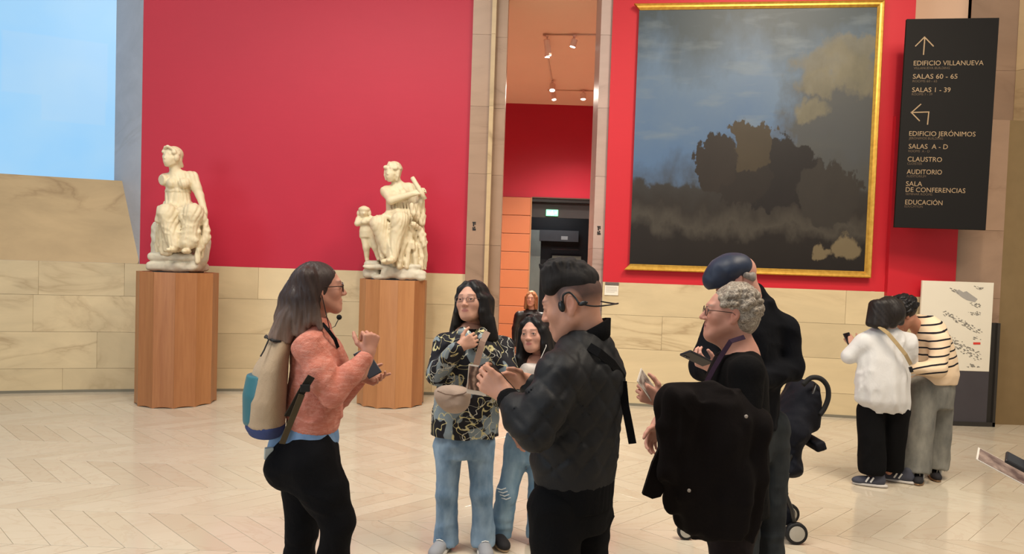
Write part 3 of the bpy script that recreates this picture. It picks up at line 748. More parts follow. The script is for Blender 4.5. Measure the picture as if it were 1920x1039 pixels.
def shoe(parent, xy, yaw, L, mat, sole, lace=None, z=0.0):
    R = frame(yaw); o = V3(xy[0], xy[1], z); s = L/.27
    T = lambda x, y, zz: o+R@(np.array((x, y, zz))*s)
    P = [ell(T(0, .03, .045), np.array((.043, .115, .04))*s, R, .02), ell(T(0, -.06, .06), np.array((.038, .055, .055))*s, R, .03), ell(T(0, .1, .035), np.array((.045, .06, .032))*s, R, .02),
         cap(T(0, -.055, .07), T(0, -.06, .11), .038*s, .04*s, .02), plane((0, 0, z+.02*s), (0, 0, -1))]
    V, Q = sculpt(P, .009); a = raw('shoe', V, Q, mat, parent, True)
    P = [ell(T(0, .03, .012), np.array((.05, .128, .03))*s, R, .02), ell(T(0, -.075, .012), np.array((.044, .06, .03))*s, R, .02), plane((0, 0, z+.004), (0, 0, -1)), plane((0, 0, z+.028*s), (0, 0, 1))]
    V, Q = sculpt(P, .008); raw('sole', V, Q, sole, a, True)
    if lace is not None:
        mb = MB()
        for k in range(3): mb.tube([T(-.022, .03+.025*k, .085-.012*k), T(0, .032+.025*k, .092-.013*k), T(.022, .03+.025*k, .085-.012*k)], .004*s, 5)
        mb.build('laces', lace, a)
    return a
def torso_core(R, o, tab): return [loft(tab, R, o)]
def phone(c, u, v, label, group=None, size=(.072, .15, .009), screen=False, name='phone', c1=(22, 22, 26)):
    """c centre, u along the long side, v screen normal"""
    u = nrm(u); v = nrm(np.asarray(v)-u*(np.asarray(v)@u)); w = np.cross(u, v); R = np.stack([w, u, v], 1)
    ro = empty(name, c); MB().box(c, (size[0]/2, size[1]/2, size[2]/2), R, .003).build('case', plain('phone_case_%d' % sum(c1), srgb(*c1), .4), ro)
    MB().box(c+v*(size[2]/2+.0005), (size[0]/2-.004, size[1]/2-.004, .0008), R).build('screen', glow('lit_phone_screen', (.5, .6, .8), .8) if screen else plain('dark_phone_glass', srgb(14, 15, 20), .1, .6), ro)
    for k in range(2): MB().box(c-v*(size[2]/2+.001)+u*(size[1]/2-.02-.018*k)+w*(size[0]/2-.018), (.006, .006, .0015), R, .001).build('camera_lens', plain('lens_glass', srgb(40, 40, 48), .15), ro)
    tag(ro, label, 'phone', group); return ro

# ============================================================ 1  guide in the salmon sweater
def guide():
    Y = 3.4; Z = lambda py, px=590: at(px, py, Y)[2]
    root = empty('person', (at(590, 800, Y)[0], Y+.02, 0)); tag(root, 'person with long brown hair and glasses in a salmon sweater, wearing a backpack', 'person')
    hy = 20; HC = at(600, 541, Y); HR = frame(hy, 3, 0); s = 1.0
    TR = frame(24)
    neck = at(586, 618, Y+.01)
    skin = srgb(196, 140, 118)
    hp = head_prims(HC, HR, s, True, .5, neck_to=neck)
    cf = head_cols(HC, HR, s, skin, srgb(168, 92, 88), srgb(60, 40, 32), .3)
    # right fist raised, left hand on the phone
    rw = at(690, 664, 3.30); lw = at(676, 706, 3.62)
    rh = hand_prims(rw, (.16, .05, 1), (-.55, .8, .1), 1, s=.98, curls=((.8, .85, .5), (.85, .85, .5), (.9, .85, .5), (.95, .85, .5)), thumb=(.9, 1.1))
    lh = hand_prims(lw, (.8, -.1, -.12), (-.1, -.55, .8), -1, s=.95, curls=((.12, .15, .1), (.3, .4, .3), (.4, .4, .3), (.4, .5, .3)), thumb=(.5, .5))
    core = sculpt([loft([(.86, .15, .1), (1.05, .12, .085), (1.25, .145, .095), (1.37, .13, .075), (1.42, .06, .05)], TR, at(590, 700, Y)*V3(1, 1, 0)), *chain([at(585, 868, 3.3), at(634, 978, 3.3), at(610, 1145, 3.36)], (.07, .045, .03)), *chain([at(570, 868, 3.52), at(566, 995, 3.52), at(552, 1128, 3.55)], (.07, .045, .03))], .02)
    body(root, [sculpt(hp, .0036), sculpt(rh+[cap(rw-V3(.03, 0, .09), rw, .03, .026)], .0034), sculpt(lh+[cap(at(650, 735, 3.64), lw, .03, .026)], .0034), core], HC, cf, skin)
    eyes(root, HC, HR, s)
    rims(MB(), HC, HR, s, 'round', .0225, .0021).build('glasses', plain('tortoise_frame', srgb(48, 32, 24), .3), root)
    # hair
    T = lambda x, y, z: HC+HR@np.array((x, y, z))
    H = [ell(T(0, -.02, .036), (.083, .101, .09), HR, .02), ell(T(0, -.05, -.02), (.08, .085, .11), HR, .03)]
    H += [ell(T(0, .105, -.045), (.1, .075, .11), HR, .02, 's')]
    bk = [T(0, -.055, .0), at(562, 565, Y), at(548, 600, Y), at(540, 628, Y)]
    H += [cap(bk[0], bk[1], .085, .088, .03, (HR[:, 0], 1.1)), cap(bk[1], bk[2], .086, .074, .03, (HR[:, 0], 1.25)), cap(bk[2], bk[3], .074, .05, .03, (HR[:, 0], 1.5))]
    for a, b, r in (((575, 520), (585, 600), .045), ((560, 560), (566, 622), .045), ((545, 590), (520, 630), .034), ((550, 600), (540, 638), .035), ((530, 606), (508, 633), .03), ((540, 600), (522, 640), .034), ((590, 580), (602, 616), .02)):
        H.append(cap(at(*a, Y-.1), at(*b, Y-.12), r, r*.55, .03))
    for a, b, r in (((560, 560), (575, 622), .05), ((580, 540), (596, 618), .035)): H.append(cap(at(*a, Y+.09), at(*b, Y+.1), r, r*.5, .03))
    def strand(P):
        L = (P-HC)@HR; th = np.arctan2(L[:, 0], -(L[:, 1]+.03)); zz = L[:, 2]
        return np.clip((.01-L[:, 1])/.05, .15, 1)*(.003*np.sin(th*17+4*np.sin(zz*12)+zz*6)+.0018*np.sin(th*40-zz*16+2*np.sin(zz*20)))
    sob('hair', H, .0058, m_hair('ash_brown_hair', srgb(58, 44, 42), srgb(142, 118, 104), 1.32, 1.52), root, strand)
    # sweater
    o = at(588, 700, Y)*V3(1, 1, 0); zs, zh = Z(616), Z(806)
    shR, elR, wrR = at(579, 654, 3.25), at(622, 742, 3.2), at(684, 672, 3.29)
    shL, elL, wrL = at(582, 650, 3.58), at(622, 762, 3.66), at(668, 714, 3.63)
    tors = [loft([(zh, .165, .118, 0, .0), (zh+.05, .172, .125, 0, .005), (zh+.2, .162, .118, 0, .012), (zh+.32, .172, .126, 0, .025), (zh+.4, .165, .11, 0, .01), (zs-.01, .13, .08), (zs+.05, .062, .056)], TR, o, .02)]
    S = tors+[cap(at(590, 625, Y), shR, .05, .056, .05), cap(at(590, 625, Y), shL, .05, .056, .05)]
    S += [cap(shR, shR*.5+elR*.5, .061, .066, .035), cap(shR*.5+elR*.5, elR, .066, .054, .02), cap(elR, elR*.45+wrR*.55, .053, .05, .012), cap(elR*.45+wrR*.55, wrR, .05, .036, .02), cap(wrR-nrm(wrR-elR)*.05, wrR, .037, .036, .006)]
    S += [cap(shL, elL, .06, .052, .03), cap(elL, wrL, .06, .038, .02)]
    w = wrinkle(.008, 1.0, seed=3)
    def dsp(P):
        rib = np.where((P[:, 2] < zh+.06), .0012*np.sin(np.arctan2(P[:, 1]-o[1], P[:, 0]-o[0])*44), 0)
        d2 = np.linalg.norm(P-wrR, axis=1); return np.where(P[:, 2] < zh+.065, rib+.004, w(P)*np.clip(d2/.12-.3, 0, 1))
    sob('sweater', S, .0085, cloth('salmon_knit', srgb(186, 112, 94), .1, .95, 220, .35, srgb(206, 146, 130)), root, dsp)
    # denim shirt tail
    D = [loft([(zh-.075, .175, .128, 0, -.012), (zh-.03, .172, .125, 0, -.004), (zh+.04, .15, .11)], TR, o, .02, (.0, .012, 5, .4)), cap(at(520, 822, Y), at(512, 840, Y), .035, .028, .03)]
    sob('denim_shirt', D, .008, denim('blue_denim_shirt', srgb(92, 122, 160), srgb(128, 156, 188)), root)
    # black jeans
    hipR, knR, anR = at(585, 868, 3.3), at(634, 978, 3.3), at(610, 1145, 3.36); hipL, knL, anL = at(570, 868, 3.52), at(566, 995, 3.52), at(552, 1128, 3.55)
    J = [loft([(Z(905), .15, .115, 0, -.02), (Z(865), .175, .145, 0, -.03), (Z(830), .168, .125, 0, -.012), (Z(805), .155, .11)], TR, o, .03), ell(at(540, 872, Y), (.1, .15, .1), None, .06)]
    J += [cap(hipR, hipR*.5+knR*.5, .115, .1, .05), cap(hipR*.5+knR*.5, knR, .1, .072, .03), cap(knR, knR*.6+anR*.4, .07, .066, .03), cap(knR*.6+anR*.4, anR, .066, .046, .03)]
    J += [cap(hipL, knL, .115, .074, .05), cap(knL, knL*.6+anL*.4, .072, .07, .03), cap(knL*.6+anL*.4, anL, .07, .046, .03), plane((0, 0, .075), (0, 0, -1))]
    sob('jeans', J, .0095, cloth('black_denim', srgb(14, 14, 17), .2, .9, 300, .2), root, wrinkle(.0045, 1.1, seed=8))
    pk = MB(); pk.box(at(504, 850, 3.33), (.008, .02, .03), frame(24)@np.array([[cos(.35), 0, sin(.35)], [0, 1, 0], [-sin(.35), 0, cos(.35)]]), .004); pk.build('pocket_slip', plain('pale_paper_slip', srgb(188, 196, 192), .7), root)
    for a, yw in ((anR, 8), (anL, 30)): shoe(root, (a[0]+.03, a[1]), yw, .25, plain('black_leather_shoe', srgb(26, 25, 26), .5), M_RUBBER)
    # headset microphone
    T2 = lambda x, y, z: HC+HR@np.array((x, y, z))
    mic = MB().tube([T2(.078, -.02, .02), T2(.083, -.0, -.03), at(618, 617, 3.31), at(628, 612, 3.31), at(634, 600, 3.32)], .0022, 6)
    mo = mic.build('headset_boom', M_PLASTIC, root); V, Q = sculpt([ell(at(636, 595, 3.32), .0125)], .0035); raw('microphone_foam', V, Q, plain('black_foam', srgb(16, 16, 18), .95), mo, True)
    la = MB(); la.strap([at(604, 606, 3.3), at(616, 620, 3.27), at(628, 636, 3.28), at(634, 652, 3.31)], (.6, -.8, .2), .016, .003); la.build('lanyard', M_BLACKCLOTH, root)
    phone(at(689, 681, 3.585), at(668, 652, 3.62)-at(708, 714, 3.56), (-.55, .75, .2), 'dark phone in the hand of the person in the salmon sweater', c1=(30, 32, 44))
    # ---------------- backpack
    b = empty('backpack', at(510, 810, Y)*V3(1, 1, 1)); b.location = V3(at(505, 810, Y+.0)[0], Y-.02, Z(812)); tag(b, 'beige canvas drawstring backpack with teal pocket on the salmon sweater', 'backpack')
    oB = o+TR@V3(.0, -.208, 0); zb, zt = Z(808), Z(640)
    B = [loft([(zb, .13, .07), (zb+.03, .142, .084), (zb+.16, .145, .088), (zb+.3, .125, .072, 0, .02), (zt-.01, .095, .05, 0, .055), (zt+.015, .08, .04, 0, .06)], TR, oB, .01)]
    BB = B+[plane((0, 0, zb+.045), (0, 0, -1))]
    sob('sack', BB, .008, cloth('beige_canvas', srgb(170, 148, 122), .08, .9, 250, .2), b, wrinkle(.0035, .7, seed=5))
    sob('base_panel', [loft([(zb-.002, .13, .068), (zb+.03, .144, .086), (zb+.055, .1455, .0875)], TR, oB, .01)], .007, cloth('navy_canvas', srgb(62, 72, 112), .1), b)
    Pk = [loft([(zb+.045, .08, .088, 0, -.004), (zb+.06, .115, .094, 0, -.003), (zb+.18, .118, .097, 0, -.003), (zb+.27, .105, .09, 0, .006)], TR, oB, .01), plane(oB+TR@V3(0, -.035, 0), TR[:, 1])]
    sob('pocket', Pk, .007, plain('teal_leather', srgb(46, 104, 116), .45, .4, var=.15, vscale=8, bump=.1), b)
    tb = lambda x, y, z: oB+TR@V3(x, y, 0)+V3(0, 0, z)
    MB().tube([tb(-.08, .0, zt+.012), tb(-.04, .0, zt+.022), tb(.03, .0, zt+.02), tb(.085, .02, zt+.012), tb(.08, .05, zt+.01)], .007, 6).build('drawcord', M_RUBBER, b)
    MB().tube([tb(.06, -.0, zt+.015), tb(.075, -.02, zt-.03), tb(.085, -.035, zt-.055)], .0035, 6).build('drawcord_tail', M_RUBBER, b)
    nn = nrm(TR@V3(1, .1, 0))
    st = MB().strap([at(584, 706, 3.115), at(566, 734, 3.11), at(552, 760, 3.14), at(540, 780, 3.2)], nn, .032, .006); st.build('shoulder_strap', cloth('dark_olive_webbing', srgb(46, 42, 36), .1), b)
    MB().strap([at(566, 740, 3.10), at(552, 775, 3.12), at(540, 804, 3.15), at(529, 832, 3.17)], nn, .026, .004).build('strap_tail', cloth('olive_webbing', srgb(78, 68, 52), .1), b)
    MB().box(at(572, 728, 3.1), (.006, .02, .016), TR, .003).build('buckle', M_PLASTIC, b)
guide()
# ============================================================ 2  patterned jacket
def m_pattern():
    t = NT('doodle_print_cloth'); v = t.co('Object'); n1 = t.noise(v, 7, 2, .5, .6); n2 = t.noise(t.co('Object', loc=(3.1, 1.7, .4)), 9, 1.5, .4, 1.2); n3 = t.noise(t.co('Object', loc=(7, 2, 5)), 15, 1, .4, .8)
    base = t.mix(t.ramp(n1, [(.525, 0), (.54, 1)]), srgb(24, 24, 33), srgb(128, 142, 150))
    l1 = t.ramp(t.math('ABSOLUTE', t.math('SUBTRACT', n2, .5)), [(.011, 1), (.017, 0)])
    l2 = t.ramp(t.math('ABSOLUTE', t.math('SUBTRACT', n3, .53)), [(.010, 1), (.016, 0)])
    gate = t.ramp(t.noise(t.co('Object', loc=(1, 9, 2)), 5, 1), [(.47, 0), (.5, 1)])
    c = t.mix(l1, base, srgb(206, 196, 146)); c = t.mix(t.math('MULTIPLY', l2, gate), c, srgb(212, 212, 200))
    t.col(c).rough(.7, .3); t.bump(t.noise(v, 14, 4), .15, .008); return t.m
def sneaker(parent, xy, yaw, z=0, L=.25): shoe(parent, xy, yaw, L, plain('grey_sneaker', srgb(150, 152, 158), .8), plain('white_sole', srgb(206, 202, 196), .7), plain('white_lace', srgb(220, 220, 216), .8), z)
def hair_long(HC, HR, s, ends, top=.012, front=(.098, -.03, .072), part=True):
    """straight long hair: skull cap, side curtains; ends = list of (start, end, r0, r1) world capsules"""
    T = lambda x, y, z: HC+HR@(np.array((x, y, z))*s)
    H = [ell(T(0, -.022, .038), np.array((.082, .1, .088))*s, HR, .02), ell(T(0, -.045, -.01), np.array((.084, .08, .1))*s, HR, .03)]
    H.append(ell(T(0, front[0], front[1]), np.array((.053, .06, front[2]))*s, HR, .012, 's'))
    H.append(ell(T(0, .085, -.12), np.array((.055, .085, .09))*s, HR, .015, 's'))
    for sx in (-1, 1): H += [cap(T(sx*.022, .05, .1), T(sx*.05, .056, .065), .013*s, .015*s, .02), cap(T(sx*.05, .056, .065), T(sx*.066, .05, .02), .015*s, .016*s, .02), cap(T(sx*.066, .05, .02), T(sx*.074, .042, -.06), .016*s, .016*s, .015), cap(T(sx*.074, .045, -.06), T(sx*.078, .02, -.12), .016*s, .02*s, .015)]
    return H+[cap(a, b, r0, r1, .02, (HR[:, 1], 1.15)) for a, b, r0, r1 in ends]
def strands(HC, HR, amp=.0014, f=38):
    def g(P):
        L = (P-HC)@HR; th = np.arctan2(L[:, 0], -(L[:, 1]+.01)); return np.clip((.015-L[:, 1])/.04, .1, 1)*(amp*np.sin(th*f+3*np.sin(L[:, 2]*9))+amp*.7*np.sin(th*f*2.1+L[:, 2]*8))
    return g
def jacket_woman():
    Y = 4.35; Z = lambda py, px=870: at(px, py, Y)[2]
    root = empty('person', (at(872, 1030, Y)[0], Y+.02, 0)); tag(root, 'person with glasses and long black hair in a black patterned jacket and pale jeans', 'person')
    s = 1.06; HC = at(886, 566, Y-.02); HR = frame(-112, 7, -4); TR = frame(-100); skin = srgb(214, 164, 140)
    neck = at(890, 622, Y+.03)
    hp = head_prims(HC, HR, s, True, 0, wide=1.04, nose=.75, neck_to=neck, neckr=.047, eyes=.72, short=.9); cf = head_cols(HC, HR, s, skin, srgb(178, 104, 100), srgb(46, 34, 30), .25, wide=1.04, short=.9, browt=.8)
    rw = at(862, 650, 4.1); lw = at(938, 716, 4.05)
    rh = hand_prims(rw, (.85, -.05, .45), (.1, 1, .0), 1, s=.95, curls=((.5, .6, .4), (.6, .7, .5), (.65, .7, .5), (.7, .7, .5)), thumb=(.6, .4))
    lh = hand_prims(lw, (-1, -.15, .05), (0, .45, .9), -1, s=.95, curls=((.1, .2, .2), (.12, .2, .2), (.15, .25, .2), (.2, .3, .2)), thumb=(1.2, .1))
    hips = [at(842, 835, Y), at(900, 835, Y)]; kn = [at(838, 925, Y-.03), at(903, 925, Y-.03)]; an = [at(836, 1012, Y), at(906, 1012, Y)]
    core = sculpt([loft([(.8, .14, .09), (1.0, .12, .08), (1.2, .14, .09), (1.3, .12, .07), (1.36, .05, .045)], TR, at(880, 700, Y)*V3(1, 1, 0)), *chain([hips[0], kn[0], an[0]], (.06, .045, .03)), *chain([hips[1], kn[1], an[1]], (.06, .045, .03))], .02)
    body(root, [sculpt(hp, .0038), sculpt(rh+[cap(rw*.7+at(819, 702, 4.28)*.3, rw, .03, .025)], .0036), sculpt(lh+[cap(lw+V3(.07, .02, -.02), lw, .03, .025)], .0036), core], HC, cf, skin)
    eyes(root, HC, HR, s, wide=1.04)
    rims(MB(), HC, HR, s, 'rect', .019, .0013, wide=1.04).build('glasses', plain('thin_metal_rim', srgb(120, 104, 100), .3, metal=.6), root)
    T = lambda x, y, z: HC+HR@(np.array((x, y, z))*s)
    ends = [(T(-.072, .015, .01), at(918, 632, 4.3), .036, .036), (T(-.065, -.04, .0), at(912, 640, 4.38), .05, .034), (T(.07, .01, .0), at(852, 622, 4.36), .028, .03), (T(.06, -.05, .0), at(868, 630, 4.42), .05, .03), (T(0, -.07, .0), at(892, 630, 4.45), .06, .05), (at(918, 600, 4.3), at(928, 634, 4.3), .03, .02)]
    sob('hair', hair_long(HC, HR, s, ends), .0055, m_hair('black_hair', srgb(26, 23, 24), gloss=.48), root, strands(HC, HR))
    o = at(876, 700, Y)*V3(1, 1, 0); zs, zh = Z(632), Z(816)
    shR, elR = at(834, 648, 4.33), at(819, 702, 4.28); wrR = at(858, 654, 4.11); shL, elL, wrL = at(942, 652, 4.4), at(958, 722, 4.28), at(935, 720, 4.06)
    S = [loft([(zh, .205, .135, .008), (zh+.1, .2, .14), (zh+.3, .185, .13, -.01), (zh+.48, .195, .125, -.02), (zs, .15, .09, -.02), (zs+.05, .07, .06, -.025)], TR, o, .02, (.01, .03, 7, .6)), cap(at(885, 636, Y), shR, .05, .056, .05), cap(at(888, 636, Y), shL, .05, .056, .05)]
    S += [cap(shR, elR, .066, .062, .03), cap(elR, wrR, .06, .044, .015), cap(shL, elL, .066, .06, .03), cap(elL, wrL, .058, .044, .015)]
    S += [cap(at(868, 622, 4.24), at(880, 634, 4.2), .026, .022, .015), cap(at(906, 622, 4.26), at(900, 636, 4.2), .026, .022, .015)]
    sob('jacket', S, .01, m_pattern(), root, wrinkle(.006, .9, seed=4))
    J = [loft([(Z(855), .155, .11), (Z(830), .165, .12), (Z(790), .15, .11)], TR, o, .02)]
    for i, sx in ((0, -1), (1, 1)): J += [cap(hips[i], kn[i], .085, .062, .03), cap(kn[i], an[i]+V3(0, 0, .06), .06, .066, .03), cap(an[i]+V3(0, 0, .06), an[i]-V3(0, 0, .02), .066, .076, .02)]
    J.append(plane((0, 0, .035), (0, 0, -1)))
    sob('jeans', J, .009, denim('pale_blue_denim', srgb(96, 124, 152), srgb(150, 174, 196)), root, wrinkle(.005, 1.0, seed=9))
    for a, yw in ((at(827, 1028, 4.3), -105), (at(908, 1028, 4.3), -80)): sneaker(root, (a[0], 4.30), yw, L=.25)
    # leaflet
    lf = empty('leaflet', at(894, 742, 4.0)); tag(lf, 'leaflet with a sepia photo held by the person in the patterned jacket', 'leaflet')
    c = at(895, 713, 4.0); u = nrm(at(893, 690, 4.0)-at(889, 740, 4.02)); v = nrm(V3(-.25, -1, .15)); v = nrm(v-u*(u@v)); R = np.stack([np.cross(u, v), u, v], 1)
    MB().box(c, (.056, .082, .0015), R).build('paper', plain('white_paper', srgb(214, 206, 196), .6), lf)
    t = NT('sepia_photo_print'); f = t.noise(t.co('Object'), 26, 5, .6); w2 = t.wave(t.co('Object', rot=(0, 0, .1)), 9, 6, 3)
    t.col(t.ramp(t.math('MULTIPLY_ADD', w2, .35, t.math('MULTIPLY', f, .7)), [(.3, srgb(62, 42, 36)), (.55, srgb(112, 82, 68)), (.8, srgb(176, 150, 132))])).rough(.35)
    MB().box(c+v*.002+u*.008, (.051, .066, .0006), R).build('print', t.m, lf)
    # belt bag
    b = empty('belt_bag', at(850, 775, 4.13)); tag(b, 'beige belt bag worn across the patterned jacket', 'bag')
    BR = frame(-105, 0, 0); cB = at(849, 747, 4.13)
    sob('pouch', [rbox(cB, (.098, .05, .05), BR, .045), ell(cB+V3(.01, -.01, -.03), (.075, .05, .055), BR, .03), ell(cB+V3(-.0, 0, .03), (.102, .05, .045), BR, .03)], .006, cloth('beige_nylon', srgb(172, 152, 138), .08, .7), b, wrinkle(.003, 1.2, seed=2))
    q = lambda x, y: at(x, y, 4.065)
    MB().tube([q(820, 733), q(835, 739), q(852, 741), q(870, 738), q(880, 732)], .004, 6).build('zip', plain('beige_zip', srgb(132, 112, 100), .5), b)
    MB().strap([at(914, 622, 4.2), at(905, 640, 4.165), at(898, 665, 4.15), at(890, 695, 4.13), at(878, 730, 4.12)], (0, -1, .1), .036, .004).build('strap', cloth('beige_webbing', srgb(158, 132, 118), .08), b)
jacket_woman()

# ============================================================ 3  girl
def girl():
    Y = 4.52; Z = lambda py, px=990: at(px, py, Y)[2]
    root = empty('person', (at(975, 1030, Y)[0], Y, 0)); tag(root, 'child with long black hair and earphones in a white hoodie and ripped jeans', 'person')
    s = 1.0; HC = at(1002, 627, Y); HR = frame(-114, 2, -6); TR = frame(-105); skin = srgb(222, 168, 146)
    hp = head_prims(HC, HR, s, True, 0, nose=.45, neck_to=at(1015, 690, Y+.03), neckr=.042, eyes=1.0, wide=.98, short=.86); cf = head_cols(HC, HR, s, skin, srgb(196, 104, 104), srgb(50, 36, 32), .2, wide=.98, short=.86, browt=.8)
    rw = at(966, 815, 4.45)
    rh = hand_prims(rw, (.25, -.1, -1), (.9, .3, .1), 1, s=.85, curl=(.25, .35, .3))
    hips = [at(975, 830, Y), at(1010, 830, Y)]; kn = [at(950, 925, Y-.05), at(1010, 930, Y-.02)]; an = [at(934, 1012, Y-.02), at(1008, 1015, Y)]
    core = sculpt([loft([(.78, .11, .08), (.9, .1, .07), (1.1, .11, .07), (1.16, .05, .04)], TR, at(1005, 740, Y)*V3(1, 1, 0)), *chain([hips[0], kn[0], an[0]], (.05, .04, .028)), *chain([hips[1], kn[1], an[1]], (.05, .04, .028))], .02)
    body(root, [sculpt(hp, .0038), sculpt(rh+[cap(rw+V3(-.02, .02, .12), rw, .027, .022)], .0036), core], HC, cf, skin); eyes(root, HC, HR, s)
    T = lambda x, y, z: HC+HR@(np.array((x, y, z))*s)
    ends = [(T(-.068, .02, .03), at(1026, 690, 4.46), .03, .03), (T(-.065, -.03, .0), at(1034, 690, 4.5), .045, .028), (T(.068, .02, .03), at(974, 690, 4.48), .028, .032), (T(.065, -.03, .0), at(985, 695, 4.52), .045, .036), (at(974, 676, 4.48), at(964, 700, 4.44), .032, .014), (T(0, -.06, .0), at(1008, 690, 4.6), .06, .05)]
    sob('hair', hair_long(HC, HR, s, ends, front=(.1, -.046, .07)), .0055, m_hair('black_hair', srgb(26, 23, 24)), root, strands(HC, HR))
    o = at(1003, 740, Y)*V3(1, 1, 0); zs, zh = Z(692), Z(835)
    shR, elR, wrR = at(972, 712, 4.45), at(960, 770, 4.46), at(965, 808, 4.46); shL, elL, wrL = at(1042, 712, 4.6), at(1055, 780, 4.6), at(1040, 800, 4.45)
    S = [loft([(zh, .15, .105), (zh+.2, .145, .105), (zs-.03, .15, .095), (zs, .12, .075), (zs+.04, .06, .055)], TR, o, .02), cap(at(1005, 706, Y), shR, .045, .052, .04), cap(at(1005, 706, Y), shL, .045, .052, .04)]
    S += [cap(shR, elR, .055, .05, .03), cap(elR, wrR, .05, .036, .02), cap(shL, elL, .055, .05, .03), cap(elL, wrL, .05, .036, .02), cap(at(985, 692, 4.45), at(1030, 694, 4.46), .03, .03, .03)]
    sob('hoodie', S, .009, cloth('white_fleece', srgb(216, 208, 204), .06, .95), root, wrinkle(.005, 1.0, seed=6))
    V = [cap(at(1024, 694, 4.43), at(1032, 760, 4.36), .028, .05, .02), cap(at(1038, 700, 4.42), at(1045, 770, 4.38), .03, .05, .02)]
    sob('hoodie_panel', V, .009, cloth('beige_fleece', srgb(206, 176, 150), .06, .95), root)
    J = [loft([(Z(865), .125, .09), (Z(840), .135, .1), (Z(815), .12, .09)], TR, o-V3(.05, 0, 0), .02)]
    for i in (0, 1): J += [cap(hips[i], kn[i], .075, .06, .03), cap(kn[i], an[i], .058, .075, .03)]
    J.append(plane((0, 0, .035), (0, 0, -1)))
    sob('jeans', J, .009, denim('sky_blue_denim', srgb(110, 144, 172), srgb(160, 186, 204)), root, wrinkle(.005, 1.1, seed=12))
    rp = MB()
    for k in range(4): q = at(940+3*k, 916+6*k, 4.40); rp.tube([q+V3(-.028, .0, 0), q+V3(0, -.008, -.006), q+V3(.028, 0, .003)], .0035, 5)
    tag(rp.build('knee_rip_threads', cloth('white_thread', srgb(214, 220, 222), .05), root), kind='stuff')
    a = at(935, 1030, 4.45); shoe(root, (a[0], 4.44), -70, .24, plain('black_canvas_shoe', srgb(36, 34, 36), .8), plain('gum_sole', srgb(186, 160, 128), .7)); shoe(root, (an[1][0], Y-.06), -85, .24, plain('black_canvas_shoe', srgb(36, 34, 36), .8), plain('gum_sole', srgb(186, 160, 128), .7))
    q = T(-.075, .0, -.01); MB().tube([q, at(1024, 650, 4.42), at(1014, 672, 4.41), at(1004, 690, 4.40), at(1004, 720, 4.40)], .0022, 6).build('earphone_wire', plain('white_wire', srgb(226, 222, 216), .5), root)
    MB().tube([rw+V3(-.026, 0, .01), rw+V3(0, -.027, .008), rw+V3(.026, 0, .006), rw+V3(0, .027, .008)], .004, 6, True).build('bracelet', plain('red_bracelet', srgb(140, 44, 40), .5), root)
girl()
